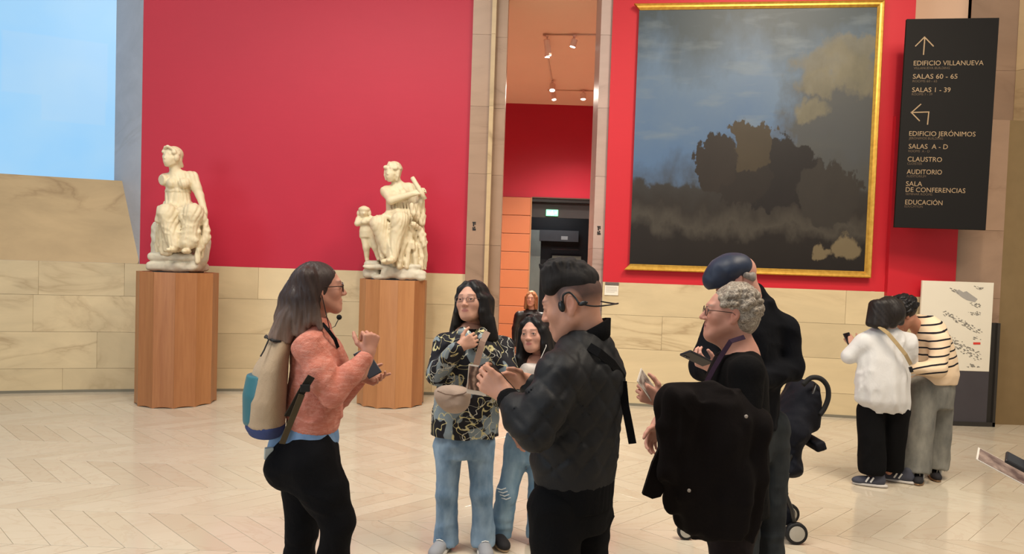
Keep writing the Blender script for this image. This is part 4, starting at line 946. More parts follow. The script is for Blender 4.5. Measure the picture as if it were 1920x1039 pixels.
# ============================================================ 4  man in quilted bomber jacket
def bomber_man():
    Y = 2.5; Z = lambda py, px=1080: at(px, py, Y)[2]
    root = empty('person', (at(1075, 1000, Y)[0], Y, 0)); tag(root, 'person with short black hair and an ear headset in a black quilted bomber jacket', 'person')
    s = 1.0; HC = at(1074, 570, Y); HR = frame(163, -17, 0); TR = frame(148); skin = srgb(206, 152, 126)
    T = lambda x, y, z: HC+HR@(np.array((x, y, z))*s)
    neck = at(1112, 640, Y)
    hp = head_prims(HC, HR, s, False, 0, nose=.85, neck_to=neck, neckr=.052); cf0 = head_cols(HC, HR, s, skin, srgb(170, 108, 98), srgb(34, 28, 26), .2, .12)
    def cf(V):
        C = cf0(V); L = (V-HC)@HR; x, y, z = np.abs(L[:, 0]), L[:, 1], L[:, 2]
        hl = np.clip((z-(-.035+.0*y))/.05, 0, 1)*np.clip((.045-y-.3*np.maximum(0, .03-z))/.02, 0, 1)*np.clip(((y+.012)**2/.0009+(z+.0)**2/.0016)-.8, 0, 1)
        C[:] = C*(1-.93*hl[:, None])+np.array(srgb(40, 34, 34))*.93*hl[:, None]; return C
    lw = at(951, 742, 2.36); rw = at(990, 716, 2.62)
    lh = hand_prims(lw, (-.78, .25, .5), (.15, .9, .1), -1, s=1.0, curls=((.25, .55, .4), (.3, .55, .4), (.35, .55, .4), (.4, .6, .4)), thumb=(.5, -.1), tdir=(-.72, -.05, .66))
    rh = hand_prims(rw, (-1, -.18, .1), (-.15, -.8, -.45), 1, s=.98, curls=((.35, .5, .3), (.3, .5, .4), (.4, .5, .4), (.45, .55, .4)), thumb=(.7, .4))
    core = sculpt([loft([(.97, .13, .09), (1.05, .14, .1), (1.25, .16, .1), (1.4, .13, .08), (1.46, .06, .05)], TR, at(1090, 760, Y)*V3(1, 1, 0)), *chain([at(1035, 940, 2.43), at(1040, 1100, 2.43)], (.07, .05)), *chain([at(1105, 940, 2.58), at(1100, 1100, 2.58)], (.07, .05))], .02)
    body(root, [sculpt(hp, .0032), sculpt(lh+[cap(lw+V3(.05, .02, -.08), lw, .032, .027)], .003), sculpt(rh+[cap(rw+V3(.09, .03, -.03), rw, .032, .027)], .003), core], HC, cf, skin); eyes(root, HC, HR, s, (0, -.4))
    hp_ = lambda x, y, o=0.0: at(x, y, Y+o)
    H = [ell(T(0, -.02, .07), (.07, .09, .055), HR, .02)]
    rg = np.random.RandomState(4)
    for x0, y0, x1, y1, r in ((1032, 538, 1022, 512, .030), (1040, 525, 1034, 500, .034), (1055, 520, 1050, 497, .036), (1072, 520, 1070, 498, .036), (1088, 525, 1090, 503, .034), (1102, 535, 1104, 515, .028)):
        for o_ in (-.035, 0, .035): H.append(cap(hp_(x0, y0, o_), hp_(x1, y1-5+abs(o_)*120, o_), r, r*.55, .015))
    for i in range(110):
        x = rg.uniform(1022, 1106); o_ = rg.uniform(-.055, .055); y = 503+abs(x-1062)**2*.008+abs(o_)*160; H.append(cap(hp_(x, y+4, o_), hp_(x-6+10*(rg.rand()-.5), y-13-9*rg.rand(), o_*1.1), .010, .004, .007))
    sob('hair', H, .0042, m_hair('soft_black_hair', srgb(34, 30, 30), gloss=.75), root, lambda P: .0015*np.sin(((P-HC)@HR)@V3(260, 60, 0)))
    o = at(1088, 760, Y)*V3(1, 1, 0); zs, zh = Z(655), Z(930)
    shL, elL, wrL = at(1048, 705, 2.32), at(1003, 808, 2.24), at(956, 752, 2.34); shR, elR, wrR = at(1120, 690, 2.72), at(1056, 800, 2.78), at(1000, 727, 2.62)
    S = [loft([(zh+.05, .165, .128, 0, .01), (zh+.12, .178, .14, 0, .015), (zh+.28, .178, .135, 0, .005), (zs-.08, .178, .132, 0, -.012), (zs, .145, .095, 0, -.012), (zs+.06, .075, .07, 0, -.01)], TR, o, .02)]
    S += [cap(at(1098, 668, Y), shL, .06, .066, .05), cap(at(1098, 668, Y), shR, .06, .066, .05), cap(shL, shL*.5+elL*.5, .072, .07, .04), cap(shL*.5+elL*.5, elL, .07, .06, .025), cap(elL, elL*.4+wrL*.6, .058, .053, .02), cap(elL*.4+wrL*.6, wrL+(elL-wrL)*.14, .058, .044, .02), cap(shR, elR, .07, .06, .03), cap(elR, wrR, .056, .042, .02)]
    w = wrinkle(.006, .9, seed=21)
    rx = nrm(V3(-.2, .98, 0)); ux = TR[:, 0]
    def quilt(P):
        Q = P-o; a = Q@nrm(V3(.96, .28, 0)); z = Q[:, 2]; g = .085
        def ln(v): m = np.abs((v/g+.5) % 1-.5)*g; return np.exp(-(m/.0075)**2)
        up = np.clip((np.linalg.norm(P-wrL, axis=1)-.06)/.04, 0, 1)
        up = up*np.clip((P[:, 2]-zh-.075)/.05, 0, 1); return up*(.0064*np.maximum(ln(a+z*.85), ln(a-z*.85))+w(P)*.8-.002)
    t = NT('black_quilted_satin'); f = t.noise(t.co('Object'), 8, 4, .6); t.col(t.mix(f, srgb(11, 12, 14), srgb(21, 22, 27))).rough(.62, .3); t.bump(t.noise(t.co('Object', (1, 1, .7)), 26, 5, .6), .35, .006)
    sob('bomber_jacket', S, .0072, t.m, root, quilt, it=2)
    M_RIB = cloth('black_rib_knit', srgb(12, 12, 14), .1, .95, 300, .2)
    cc = at(1107, 628, Y); an_ = np.linspace(0, 2*pi, 29); ring = [cc+V3(.060*cos(a_), .078*sin(a_), .032*cos(a_)) for a_ in an_]
    MB().strap(ring, [V3(cos(a_), sin(a_), 0) for a_ in an_], .056, .014).build('collar', M_RIB, root, True)
    sob('cuff', chain([wrL+(elL-wrL)*.22, wrL+(elL-wrL)*-.02], (.045, .04), .01), .005, M_RIB, root, lambda P: .0012*np.sin(P@V3(0, 500, 500)))
    sob('cuff', chain([wrR+(elR-wrR)*.2, wrR], (.044, .038), .01), .005, M_RIB, root)
    sob('waistband', [loft([(zh-.03, .158, .122, 0, .008), (zh+.01, .165, .128, 0, .01), (zh+.07, .167, .13, 0, .01)], TR, o, .01)], .007, M_RIB, root, lambda P: .0012*np.sin(np.arctan2(P[:, 1]-o[1], P[:, 0]-o[0])*120))
    J = [loft([(Z(990), .135, .095), (Z(940), .14, .108), (Z(915), .14, .108)], TR, o, .03)]
    for h_, k_, a_ in ((at(1038, 950, 2.42), at(1046, 1110, 2.42), V3(at(1046, 1110, 2.42)[0], 2.44, .06)), (at(1100, 950, 2.6), at(1094, 1110, 2.6), V3(at(1094, 1110, 2.6)[0], 2.62, .06))):
        J += [cap(h_, k_, .086, .078, .03), cap(k_, a_, .078, .068, .03)]; shoe(root, (a_[0]-.04, a_[1]), 165, .28, plain('black_leather_shoe', srgb(26, 25, 26), .5), M_RUBBER)
    J.append(plane((0, 0, .04), (0, 0, -1))); sob('trousers', J, .0095, M_BLACKCLOTH, root, wrinkle(.005, .9, seed=31))
    # headset
    e = T(-.077, -.01, .0); hs = MB().tube(spl([T(-.084, .012, .012), T(-.086, .004, .034), T(-.084, -.016, .038), T(-.083, -.03, .02), T(-.086, -.04, -.006)]), .0036, 8)
    hs.tube(spl([T(-.086, -.04, -.006), T(-.082, -.085, -.026), T(-.055, -.128, -.034), T(0, -.148, -.036), T(.055, -.128, -.034), T(.085, -.06, -.005), T(.084, -.03, .02)]), .0026, 8)
    ho = hs.build('headset_band', M_PLASTIC, root, True); sob('headset_earpiece', [ell(T(-.083, .02, .0), (.008, .012, .02), HR)], .003, M_PLASTIC, ho); sob('headset_battery', [ell(T(-.085, -.052, -.008), (.006, .018, .008), HR)], .003, M_PLASTIC, ho)
    st = MB().strap([at(1104, 650, 2.375), at(1124, 662, 2.365), at(1150, 684, 2.40), at(1170, 712, 2.46)], (.3, -1, .4), .03, .003); so = st.build('sling_strap', M_BLACKCLOTH, root)
    MB().strap([at(1168, 715, 2.45), at(1172, 760, 2.44), at(1180, 800, 2.44), at(1186, 832, 2.44)], (-.3, -1, 0), .026, .003).build('strap_tail', M_BLACKCLOTH, so)
    zf = lambda x, z: V3(o[0], o[1], 0)+TR@V3(x, .146, 0)+V3(0, 0, z)
    zp = MB().tube([zf(-.012, zh+.05), zf(-.012, zh-.05)], .003, 6).tube([zf(-.024, zh+.03), zf(-.024, zh-.07)], .003, 6); zp.build('zip_pull', plain('gunmetal', srgb(60, 58, 58), .3, metal=1), root)
    c = at(936, 714, 2.46); phone(c, nrm(V3(-.6, .25, .6)), V3(.45, -.35, .75), 'black phone in the hands of the person in the bomber jacket', size=(.074, .155, .01))
bomber_man()

# ============================================================ 5  older woman, coat over the arm
def older_woman():
    Y = 3.1; Z = lambda py, px=1375: at(px, py, Y)[2]
    root = empty('person', (at(1375, 1000, Y)[0], Y, 0)); tag(root, 'person with short curly grey hair and glasses in a black top', 'person')
    s = .97; HC = at(1366, 588, Y); HR = frame(176, 3, 0); TR = frame(165); skin = srgb(206, 150, 130)
    T = lambda x, y, z: HC+HR@(np.array((x, y, z))*s)
    hp = head_prims(HC, HR, s, True, .9, 1.0, nose=1.1, neck_to=at(1392, 668, Y), neckr=.058)
    hp += [cap(at(1390, 668, Y), at(1394, 690, Y-.1), .045, .04, .06), cap(at(1390, 668, Y), at(1390, 690, Y+.1), .045, .04, .06), ell(at(1384, 700, Y), (.09, .12, .07), None, .05)]
    cf = head_cols(HC, HR, s, skin, srgb(172, 100, 96), srgb(150, 130, 116), .35)
    lw = at(1243, 752, 2.93)
    lh = hand_prims(lw, (-.9, .12, .35), (.15, .95, .1), -1, s=.96, curls=((.45, .6, .4), (.5, .65, .5), (.55, .65, .5), (.6, .7, .5)), thumb=(.7, .2))
    rw2 = at(1234, 792, 3.3); rh = hand_prims(rw2, (-.35, -.05, -.9), (.5, -.7, 0), 1, s=.93, curl=(.2, .3, .3))
    core = sculpt([loft([(.85, .13, .1), (1.0, .14, .11), (1.2, .15, .11), (1.3, .12, .08)], TR, at(1380, 760, Y)*V3(1, 1, 0)), *chain([at(1372, 960, 3.03), V3(at(1372, 960, 3.03)[0], 3.03, .1)], (.06, .03)), *chain([at(1376, 960, 3.2), V3(at(1376, 960, 3.2)[0], 3.2, .1)], (.06, .03))], .02)
    body(root, [sculpt(hp, .0036), sculpt(lh+[cap(lw+V3(.1, .01, -.03), lw, .032, .025)], .0034), sculpt(rh+[cap(rw2+V3(.08, .02, .05), rw2, .03, .024)], .0038), core], HC, cf, skin); eyes(root, HC, HR, s)
    rims(MB(), HC, HR, s, 'round', .02, .0015).build('glasses', plain('thin_dark_rim', srgb(70, 60, 58), .3, metal=.5), root)
    rg = np.random.RandomState(11); H = [ell(T(0, -.03, .05), np.array((.084, .1, .086))*s, HR, .02), ell(T(0, -.06, -.005), np.array((.078, .075, .09))*s, HR, .03)]
    H.append(ell(T(0, .125, -.02), np.array((.1, .09, .1))*s, HR, .015, 's'))
    for sx in (-1, 1): H.append(ell(T(sx*.09, .0, -.02), np.array((.03, .028, .036))*s, HR, .01, 's'))
    for i in range(230):
        th = rg.uniform(-2.5, 2.5); ph = rg.uniform(-.75, 1.45)
        d = np.array((sin(th)*cos(ph), -cos(th)*cos(ph), sin(ph))); p = np.array((0, -.032, .035))+d*np.array((.088, .102, .094))
        if p[1] > .052 or (p[1] > -.03 and p[2] < .035 and abs(p[0]) > .05) or p[2] < -.07: continue
        H.append(ell(T(*p), np.array((.017, .019, .012))*s*rg.uniform(.7, 1.15), HR@frame(rg.uniform(0, 360), rg.uniform(-40, 40)), .005))
    t = NT('curly_grey_hair'); f = t.noise(t.co('Object'), 42, 4, .6, 2.5); t.col(t.ramp(f, [(.3, srgb(74, 64, 56)), (.5, srgb(140, 128, 114)), (.72, srgb(196, 186, 170))])).rough(.5, .4); t.bump(f, .8, .006)
    sob('hair', H, .0046, t.m, root)
    o = at(1380, 760, Y)*V3(1, 1, 0); zs, zh = Z(664), Z(960)
    shL, elL, wrL = at(1402, 700, 2.92), at(1395, 800, 2.86), at(1262, 758, 2.92); shR, elR, wrR = at(1385, 700, 3.3), at(1345, 800, 3.36), at(1248, 780, 3.3)
    S = [loft([(zh, .165, .15), (zh+.2, .165, .15, 0, .01), (zh+.38, .165, .145, 0, .01), (zs-.08, .16, .125), (zs, .14, .09), (zs+.02, .1, .07)], TR, o, .02)]
    S += [cap(at(1398, 694, Y-.05), shL, .05, .06, .05), cap(at(1390, 694, Y+.06), shR, .05, .058, .05), cap(shL, elL, .064, .058, .03), cap(elL, wrL, .06, .042, .03), cap(shR, elR, .068, .06, .03), cap(elR, wrR, .058, .042, .03)]
    S += [ell(at(1366, 650, Y), (.085, .1, .05), None, .01, 's')]
    sob('black_top', S, .0095, cloth('black_jersey', srgb(13, 12, 13), .12, .95), root, wrinkle(.004, .9, seed=14))
    J = [loft([(Z(1005), .13, .105), (Z(960), .15, .13), (Z(930), .15, .13)], TR, o, .03)]
    for yy, dx in ((3.02, 0), (3.2, 3)):
        h_ = at(1372+dx, 985, yy); a_ = V3(h_[0], yy, .06); J.append(cap(h_, a_, .088, .062, .03)); shoe(root, (a_[0]-.04, yy), 178, .25, plain('brown_shoe', srgb(52, 38, 30), .5), M_RUBBER)
    J.append(plane((0, 0, .04), (0, 0, -1))); sob('trousers', J, .0095, cloth('dark_brown_trouser', srgb(28, 22, 23), .12), root, wrinkle(.004, 1, seed=15))
    la = MB().strap([at(1396, 632, 3.0), at(1370, 640, 2.99), at(1352, 668, 3.0), at(1338, 692, 3.0), at(1322, 722, 3.0)], (-.5, -.8, .3), .02, .003); la.build('lanyard', cloth('purple_lanyard', srgb(56, 40, 56), .2), root)
    MB().box(at(1312, 724, 2.98), (.015, .003, .005), frame(160)).build('lanyard_clip', plain('silver_clip', srgb(180, 184, 190), .3, metal=.6), root)
    lf = empty('leaflet', at(1215, 735, 2.95)); tag(lf, 'folded leaflet held up by the grey-haired person', 'leaflet')
    u = nrm(at(1200, 704, 2.93)-at(1224, 738, 2.95)); v = nrm(V3(.55, -.45, .45)); v = nrm(v-u*(u@v)); v = nrm(v); R = np.stack([np.cross(u, v), u, v], 1)
    t = NT('grey_photo_print'); f = t.noise(t.co('Object'), 30, 4); t.col(t.ramp(f, [(.35, srgb(96, 78, 72)), (.6, srgb(176, 164, 156))])).rough(.4)
    MB().box(at(1212, 722, 2.95), (.045, .055, .0015), R).build('paper', plain('white_paper', srgb(214, 206, 196), .6), lf); MB().box(at(1212, 722, 2.95)+v*.002, (.041, .048, .0005), R).build('print', t.m, lf)
    # coat over the forearm
    ct = empty('coat', at(1320, 1000, 2.9)); tag(ct, 'dark brown-black coat draped over the forearm of the grey-haired person', 'coat')
    zc = lambda py: at(1330, py, 2.86)[2]; cx = lambda a, b: (at(a, 850, 2.86)[0]+at(b, 850, 2.86)[0])/2; hw = lambda a, b: (at(b, 850, 2.86)[0]-at(a, 850, 2.86)[0])/2
    rows = [(1008, 1322, 1405, .05), (985, 1280, 1415, .06), (940, 1268, 1425, .085), (880, 1250, 1430, .10), (820, 1240, 1428, .11), (775, 1236, 1425, .10), (748, 1246, 1405, .085), (732, 1262, 1370, .055)]
    C = [loft([(zc(y), hw(a, b), d, cx(a, b), 2.86) for y, a, b, d in rows], None, (0, 0, 0), .02, (.02, .12, 6, .9))]
    C += [cap(at(1262, 748, 2.86), at(1330, 752, 2.86), .06, .065, .04), cap(at(1330, 752, 2.86), at(1415, 800, 2.86), .065, .06, .04)]
    for pp, r in (([(1262, 745), (1252, 800), (1248, 880), (1262, 950)], .03), ([(1290, 745), (1282, 830), (1285, 930), (1300, 990)], .034), ([(1325, 748), (1322, 840), (1328, 930), (1335, 1000)], .03), ([(1360, 770), (1352, 860), (1360, 940), (1365, 1000)], .032), ([(1395, 790), (1392, 870), (1395, 940), (1390, 990)], .03), ([(1270, 750), (1300, 800), (1350, 830), (1400, 830)], .026)):
        C += [cap(at(*pp[i], 2.80+.03*(i == 3)), at(*pp[i+1], 2.80+.03*(i == 2)), r, r*.85, .014) for i in range(3)]
    sob('cloth_folds', C, .0095, cloth('dark_brown_wool', srgb(19, 15, 15), .2, .95, 200, .1), ct, wrinkle(.014, .7, dirs=1, seed=17))
    MB().prism([at(x, y, 2.82) for x, y in ((1243, 822), (1222, 868), (1204, 926), (1222, 934), (1238, 930), (1248, 912), (1262, 870), (1264, 830))], (0, -.012, 0), (0, .012, 0)).build('lapel', cloth('dark_brown_wool', srgb(34, 27, 26)), ct)
    for p in ((1399, 781), (1292, 920)): sob('button', [ell(at(p[0], p[1], 2.742), (.008, .005, .008))], .003, plain('horn_button', srgb(150, 140, 132), .3), ct)
older_woman()

# ============================================================ 6  man in flat cap
def cap_man():
    Y = 3.95; Z = lambda py, px=1400: at(px, py, Y)[2]
    root = empty('person', (at(1430, 1030, Y)[0], Y+.05, 0)); tag(root, 'person in a navy leather flat cap and dark coat behind the grey-haired one', 'person')
    s = 1.03; HC = at(1382, 522, Y); HR = frame(160, -22, 0); TR = frame(135); skin = srgb(210, 156, 138)
    T = lambda x, y, z: HC+HR@(np.array((x, y, z))*s)
    hp = head_prims(HC, HR, s, False, 0, .5, neck_to=at(1412, 570, Y+.02), neckr=.06); cf = head_cols(HC, HR, s, skin, srgb(170, 104, 98), srgb(150, 140, 134), .3)
    lw = at(1340, 692, 3.66)
    lh = hand_prims(lw, (-.75, -.1, .35), (-.1, .5, .85), -1, s=1.02, curls=((.35, .5, .4), (.4, .5, .4), (.45, .5, .4), (.5, .5, .4)), thumb=(.7, .3))
    hips = [at(1400, 800, Y), at(1446, 800, Y+.06)]; an = [V3(at(1400, 800, Y)[0], Y-.05, .07), V3(at(1446, 1000, Y+.06)[0], Y+.06, .07)]
    core = sculpt([loft([(.98, .13, .09), (1.1, .15, .1), (1.35, .16, .1), (1.48, .12, .08)], TR, at(1408, 700, Y)*V3(1, 1, 0)), cap(hips[0], an[0], .06, .035), cap(hips[1], an[1], .06, .035)], .02)
    body(root, [sculpt(hp, .004), sculpt(lh+[cap(lw+V3(.06, .08, -.02), lw, .032, .027)], .0036), core], HC, cf, skin); eyes(root, HC, HR, s)
    t = NT('navy_leather'); f = t.noise(t.co('Object'), 10, 4); t.col(t.mix(f, srgb(20, 26, 40), srgb(40, 52, 76))).rough(.5, .4); t.bump(f, .2, .006)
    c_ = lambda x, y, o=0.0: at(x, y, Y+o)
    K = [ell(c_(1366, 503), (.118, .098, .078), frame(180, -28), .02), ell(c_(1345, 518), (.062, .088, .07), frame(180, -50), .04), ell(c_(1390, 500), (.055, .085, .06), None, .04), plane(c_(1374, 534), nrm(HR@V3(0, .12, -1)))]
    co = sob('flat_cap', K, .0055, t.m, root, wrinkle(.002, .8, seed=2)); sob('cap_visor', [ell(T(0, .115, .02), np.array((.07, .05, .009))*s, HR@frame(90, -14), .01)], .004, t.m, co)
    G = [cap(T(sx*.07, -.05, -.0), T(sx*.055, -.075, -.03), .018, .014) for sx in (-1, 1)]; sob('hair', G+[cap(T(-.05, -.08, -.01), T(.05, -.08, -.01), .016, .016)], .005, m_hair('short_grey_hair', srgb(150, 140, 132)), root)
    o = at(1410, 700, Y)*V3(1, 1, 0); zs, zh = Z(585), Z(800)
    shR, elR, wrR = at(1472, 618, 3.98), at(1484, 690, 3.95), at(1420, 715, 3.75); shL, elL, wrL = at(1348, 615, 3.98), at(1318, 688, 3.86), at(1345, 694, 3.68)
    S = [loft([(zh, .19, .135), (zh+.25, .19, .135), (zs-.1, .195, .13), (zs-.01, .16, .1), (zs+.06, .075, .065, .0, -.02)], TR, o, .02)]
    S += [cap(at(1416, 590, Y), shR, .065, .068, .06), cap(at(1400, 596, Y), shL, .06, .066, .06), cap(shR, elR, .07, .066, .03), cap(elR, wrR, .064, .05, .03), cap(shL, elL, .075, .068, .03), cap(elL, wrL, .066, .046, .03)]
    S += [cap(at(1414, 552, Y+.02), at(1425, 575, Y+.02), .05, .06, .03)]
    sob('coat', S, .011, cloth('navy_black_wool', srgb(13, 14, 19), .15, .9), root, wrinkle(.007, .8, seed=41))
    J = [loft([(Z(860), .15, .11), (Z(820), .17, .125), (Z(780), .16, .12)], TR, o, .03)]+[cap(hips[i], an[i], .1, .068, .03) for i in (0, 1)]+[plane((0, 0, .04), (0, 0, -1))]
    sob('jeans', J, .01, denim('grey_green_denim', srgb(34, 38, 42), srgb(52, 56, 58)), root, wrinkle(.006, .9, seed=42))
    for a in an: shoe(root, (a[0]-.03, a[1]+.03), 150, .28, plain('brown_shoe', srgb(52, 38, 30), .5), M_RUBBER)
    phone(at(1306, 672, 3.6), at(1289, 664, 3.58)-at(1322, 680, 3.62), V3(.15, .5, .9), 'black phone in the hand of the person in the flat cap', size=(.075, .15, .012))
cap_man()
# ============================================================ 7  white shirt
def white_shirt():
    Y = 6.02; Z = lambda py, px=1655: at(px, py, Y)[2]
    root = empty('person', (at(1655, 900, Y)[0], Y, 0)); tag(root, 'person with a dark bob in a loose white shirt and wide black trousers', 'person')
    s = 1.0; HC = at(1665, 588, Y-.02); HR = frame(112, -32, 8); TR = frame(100); skin = srgb(196, 142, 118)
    T = lambda x, y, z: HC+HR@(np.array((x, y, z))*s)
    hp = head_prims(HC, HR, s, True, 0, neck_to=at(1660, 622, Y)); cf = head_cols(HC, HR, s, skin, srgb(170, 100, 96), srgb(40, 30, 28))
    lw = at(1601, 648, 6.1); lh = hand_prims(lw, (-.3, .5, .6), (.4, .7, -.2), -1, s=.92, curl=(.4, .5, .4))
    legs = [(at(1632, 770, Y), V3(at(1632, 890, Y)[0], Y-.02, .09)), (at(1680, 770, Y), V3(at(1678, 890, Y)[0], Y+.1, .09))]
    core = sculpt([loft([(.9, .13, .09), (1.1, .14, .09), (1.28, .12, .07)], TR, at(1655, 700, Y)*V3(1, 1, 0))]+[cap(a, b, .06, .035) for a, b in legs], .02)
    body(root, [sculpt(hp, .005), sculpt(lh+[cap(lw+V3(.06, .02, -.05), lw, .03, .024)], .0045), core], HC, cf, skin); eyes(root, HC, HR, s)
    H = [ell(T(0, -.022, .04), (.092, .108, .094), HR, .02), ell(T(0, -.05, -.01), (.09, .09, .1), HR, .03), ell(T(0, .11, -.06), (.075, .08, .1), HR, .02, 's')]
    for x0, x1, y1, yy, r in ((1638, 1630, 606, 5.97, .04), (1645, 1642, 609, 5.93, .045), (1658, 1658, 610, 5.91, .05), (1672, 1674, 608, 5.92, .045), (1684, 1688, 604, 5.96, .04)):
        H.append(cap(at(x0, 572, yy+.03), at(x1, y1, yy), r, r*.75, .03))
    sob('hair', H, .007, m_hair('dark_brown_bob', srgb(36, 30, 28)), root, strands(HC, HR, .0015, 30))
    o = at(1655, 700, Y)*V3(1, 1, 0); zs, zh = Z(622), Z(764)
    shL, elL, wrL = at(1618, 642, 6.02), at(1592, 668, 6.05), at(1600, 652, 6.1); shR, elR, wrR = at(1700, 642, 6.02), at(1706, 690, 6.1), at(1680, 690, 6.25)
    S = [loft([(zh-.02, .17, .14, .05), (zh+.06, .222, .165, .005), (zh+.2, .222, .16), (zh+.4, .205, .14), (zs-.02, .165, .1), (zs+.03, .09, .07), (zs+.06, .065, .06)], TR, o, .02, (.0, .035, 8, 1.2))]
    S += [cap(at(1656, 628, Y), shL, .055, .062, .06), cap(at(1656, 628, Y), shR, .055, .06, .06), cap(shL, elL, .068, .062, .03), cap(elL, wrL, .058, .042, .02), cap(shR, elR, .072, .06, .03), cap(elR, wrR, .058, .042, .02)]
    sob('white_shirt', S, .011, cloth('white_cotton', srgb(210, 209, 208), .04, .85), root, wrinkle(.009, .7, dirs=(5, 0, 1), seed=51))
    P = [loft([(.75, .2, .15), (.85, .19, .14), (.95, .17, .12)], TR, o, .03)]+[cap(a, b+V3(0, 0, .06), .105, .105, .02) for a, b in legs]+[plane((0, 0, .1), (0, 0, -1))]
    sob('wide_trousers', P, .011, M_BLACKCLOTH, root, wrinkle(.006, .7, dirs=(6, 2, 0), seed=52))
    for x, y, yw in ((1634, 5.98, 160), (1688, 6.12, 150)): sneakerg(root, (at(x, 900, y)[0], y), yw)
    b = empty('crossbody_strap', at(1680, 640, 5.84)); tag(b, 'khaki crossbody bag strap over the loose white shirt', 'bag strap')
    b.name = 'crossbody_bag'; b['label'] = 'khaki crossbody bag strap running over the loose white shirt'; b['category'] = 'bag'
    MB().strap([at(1648, 612, 5.90), at(1665, 625, 5.86), at(1682, 645, 5.84), at(1698, 665, 5.83), at(1708, 684, 5.86)], (0, -1, .15), .03, .004).build('strap', cloth('khaki_webbing', srgb(164, 142, 104), .08), b)
    MB().box(at(1708, 693, 5.88), (.012, .01, .022), frame(90, 0, 20), .003).build('strap_slider', M_PLASTIC, b)
    phone(at(1593, 639, 6.14), V3(-.3, .3, .8), V3(.3, -.8, .4), 'phone in the hand of the person in the white shirt', size=(.07, .14, .01))
def sneakerg(parent, xy, yaw):
    a = shoe(parent, xy, yaw, .25, plain('dark_grey_sneaker', srgb(66, 68, 80), .8), plain('pale_sole', srgb(196, 190, 184), .7))
    R = frame(yaw); mb = MB()
    for sx in (-1, 1):
        for k in range(2):
            q = V3(xy[0], xy[1], 0)+R@V3(sx*.041, .0+.035*k, .06); mb.box(q, (.004, .006, .024), R@frame(90, 0, 0)@np.array([[1, 0, 0], [0, cos(.5), -sin(.5)], [0, sin(.5), cos(.5)]]))
    tag(mb.build('side_stripes', plain('white_stripe', srgb(226, 226, 224), .6), a), kind='stuff')
white_shirt()

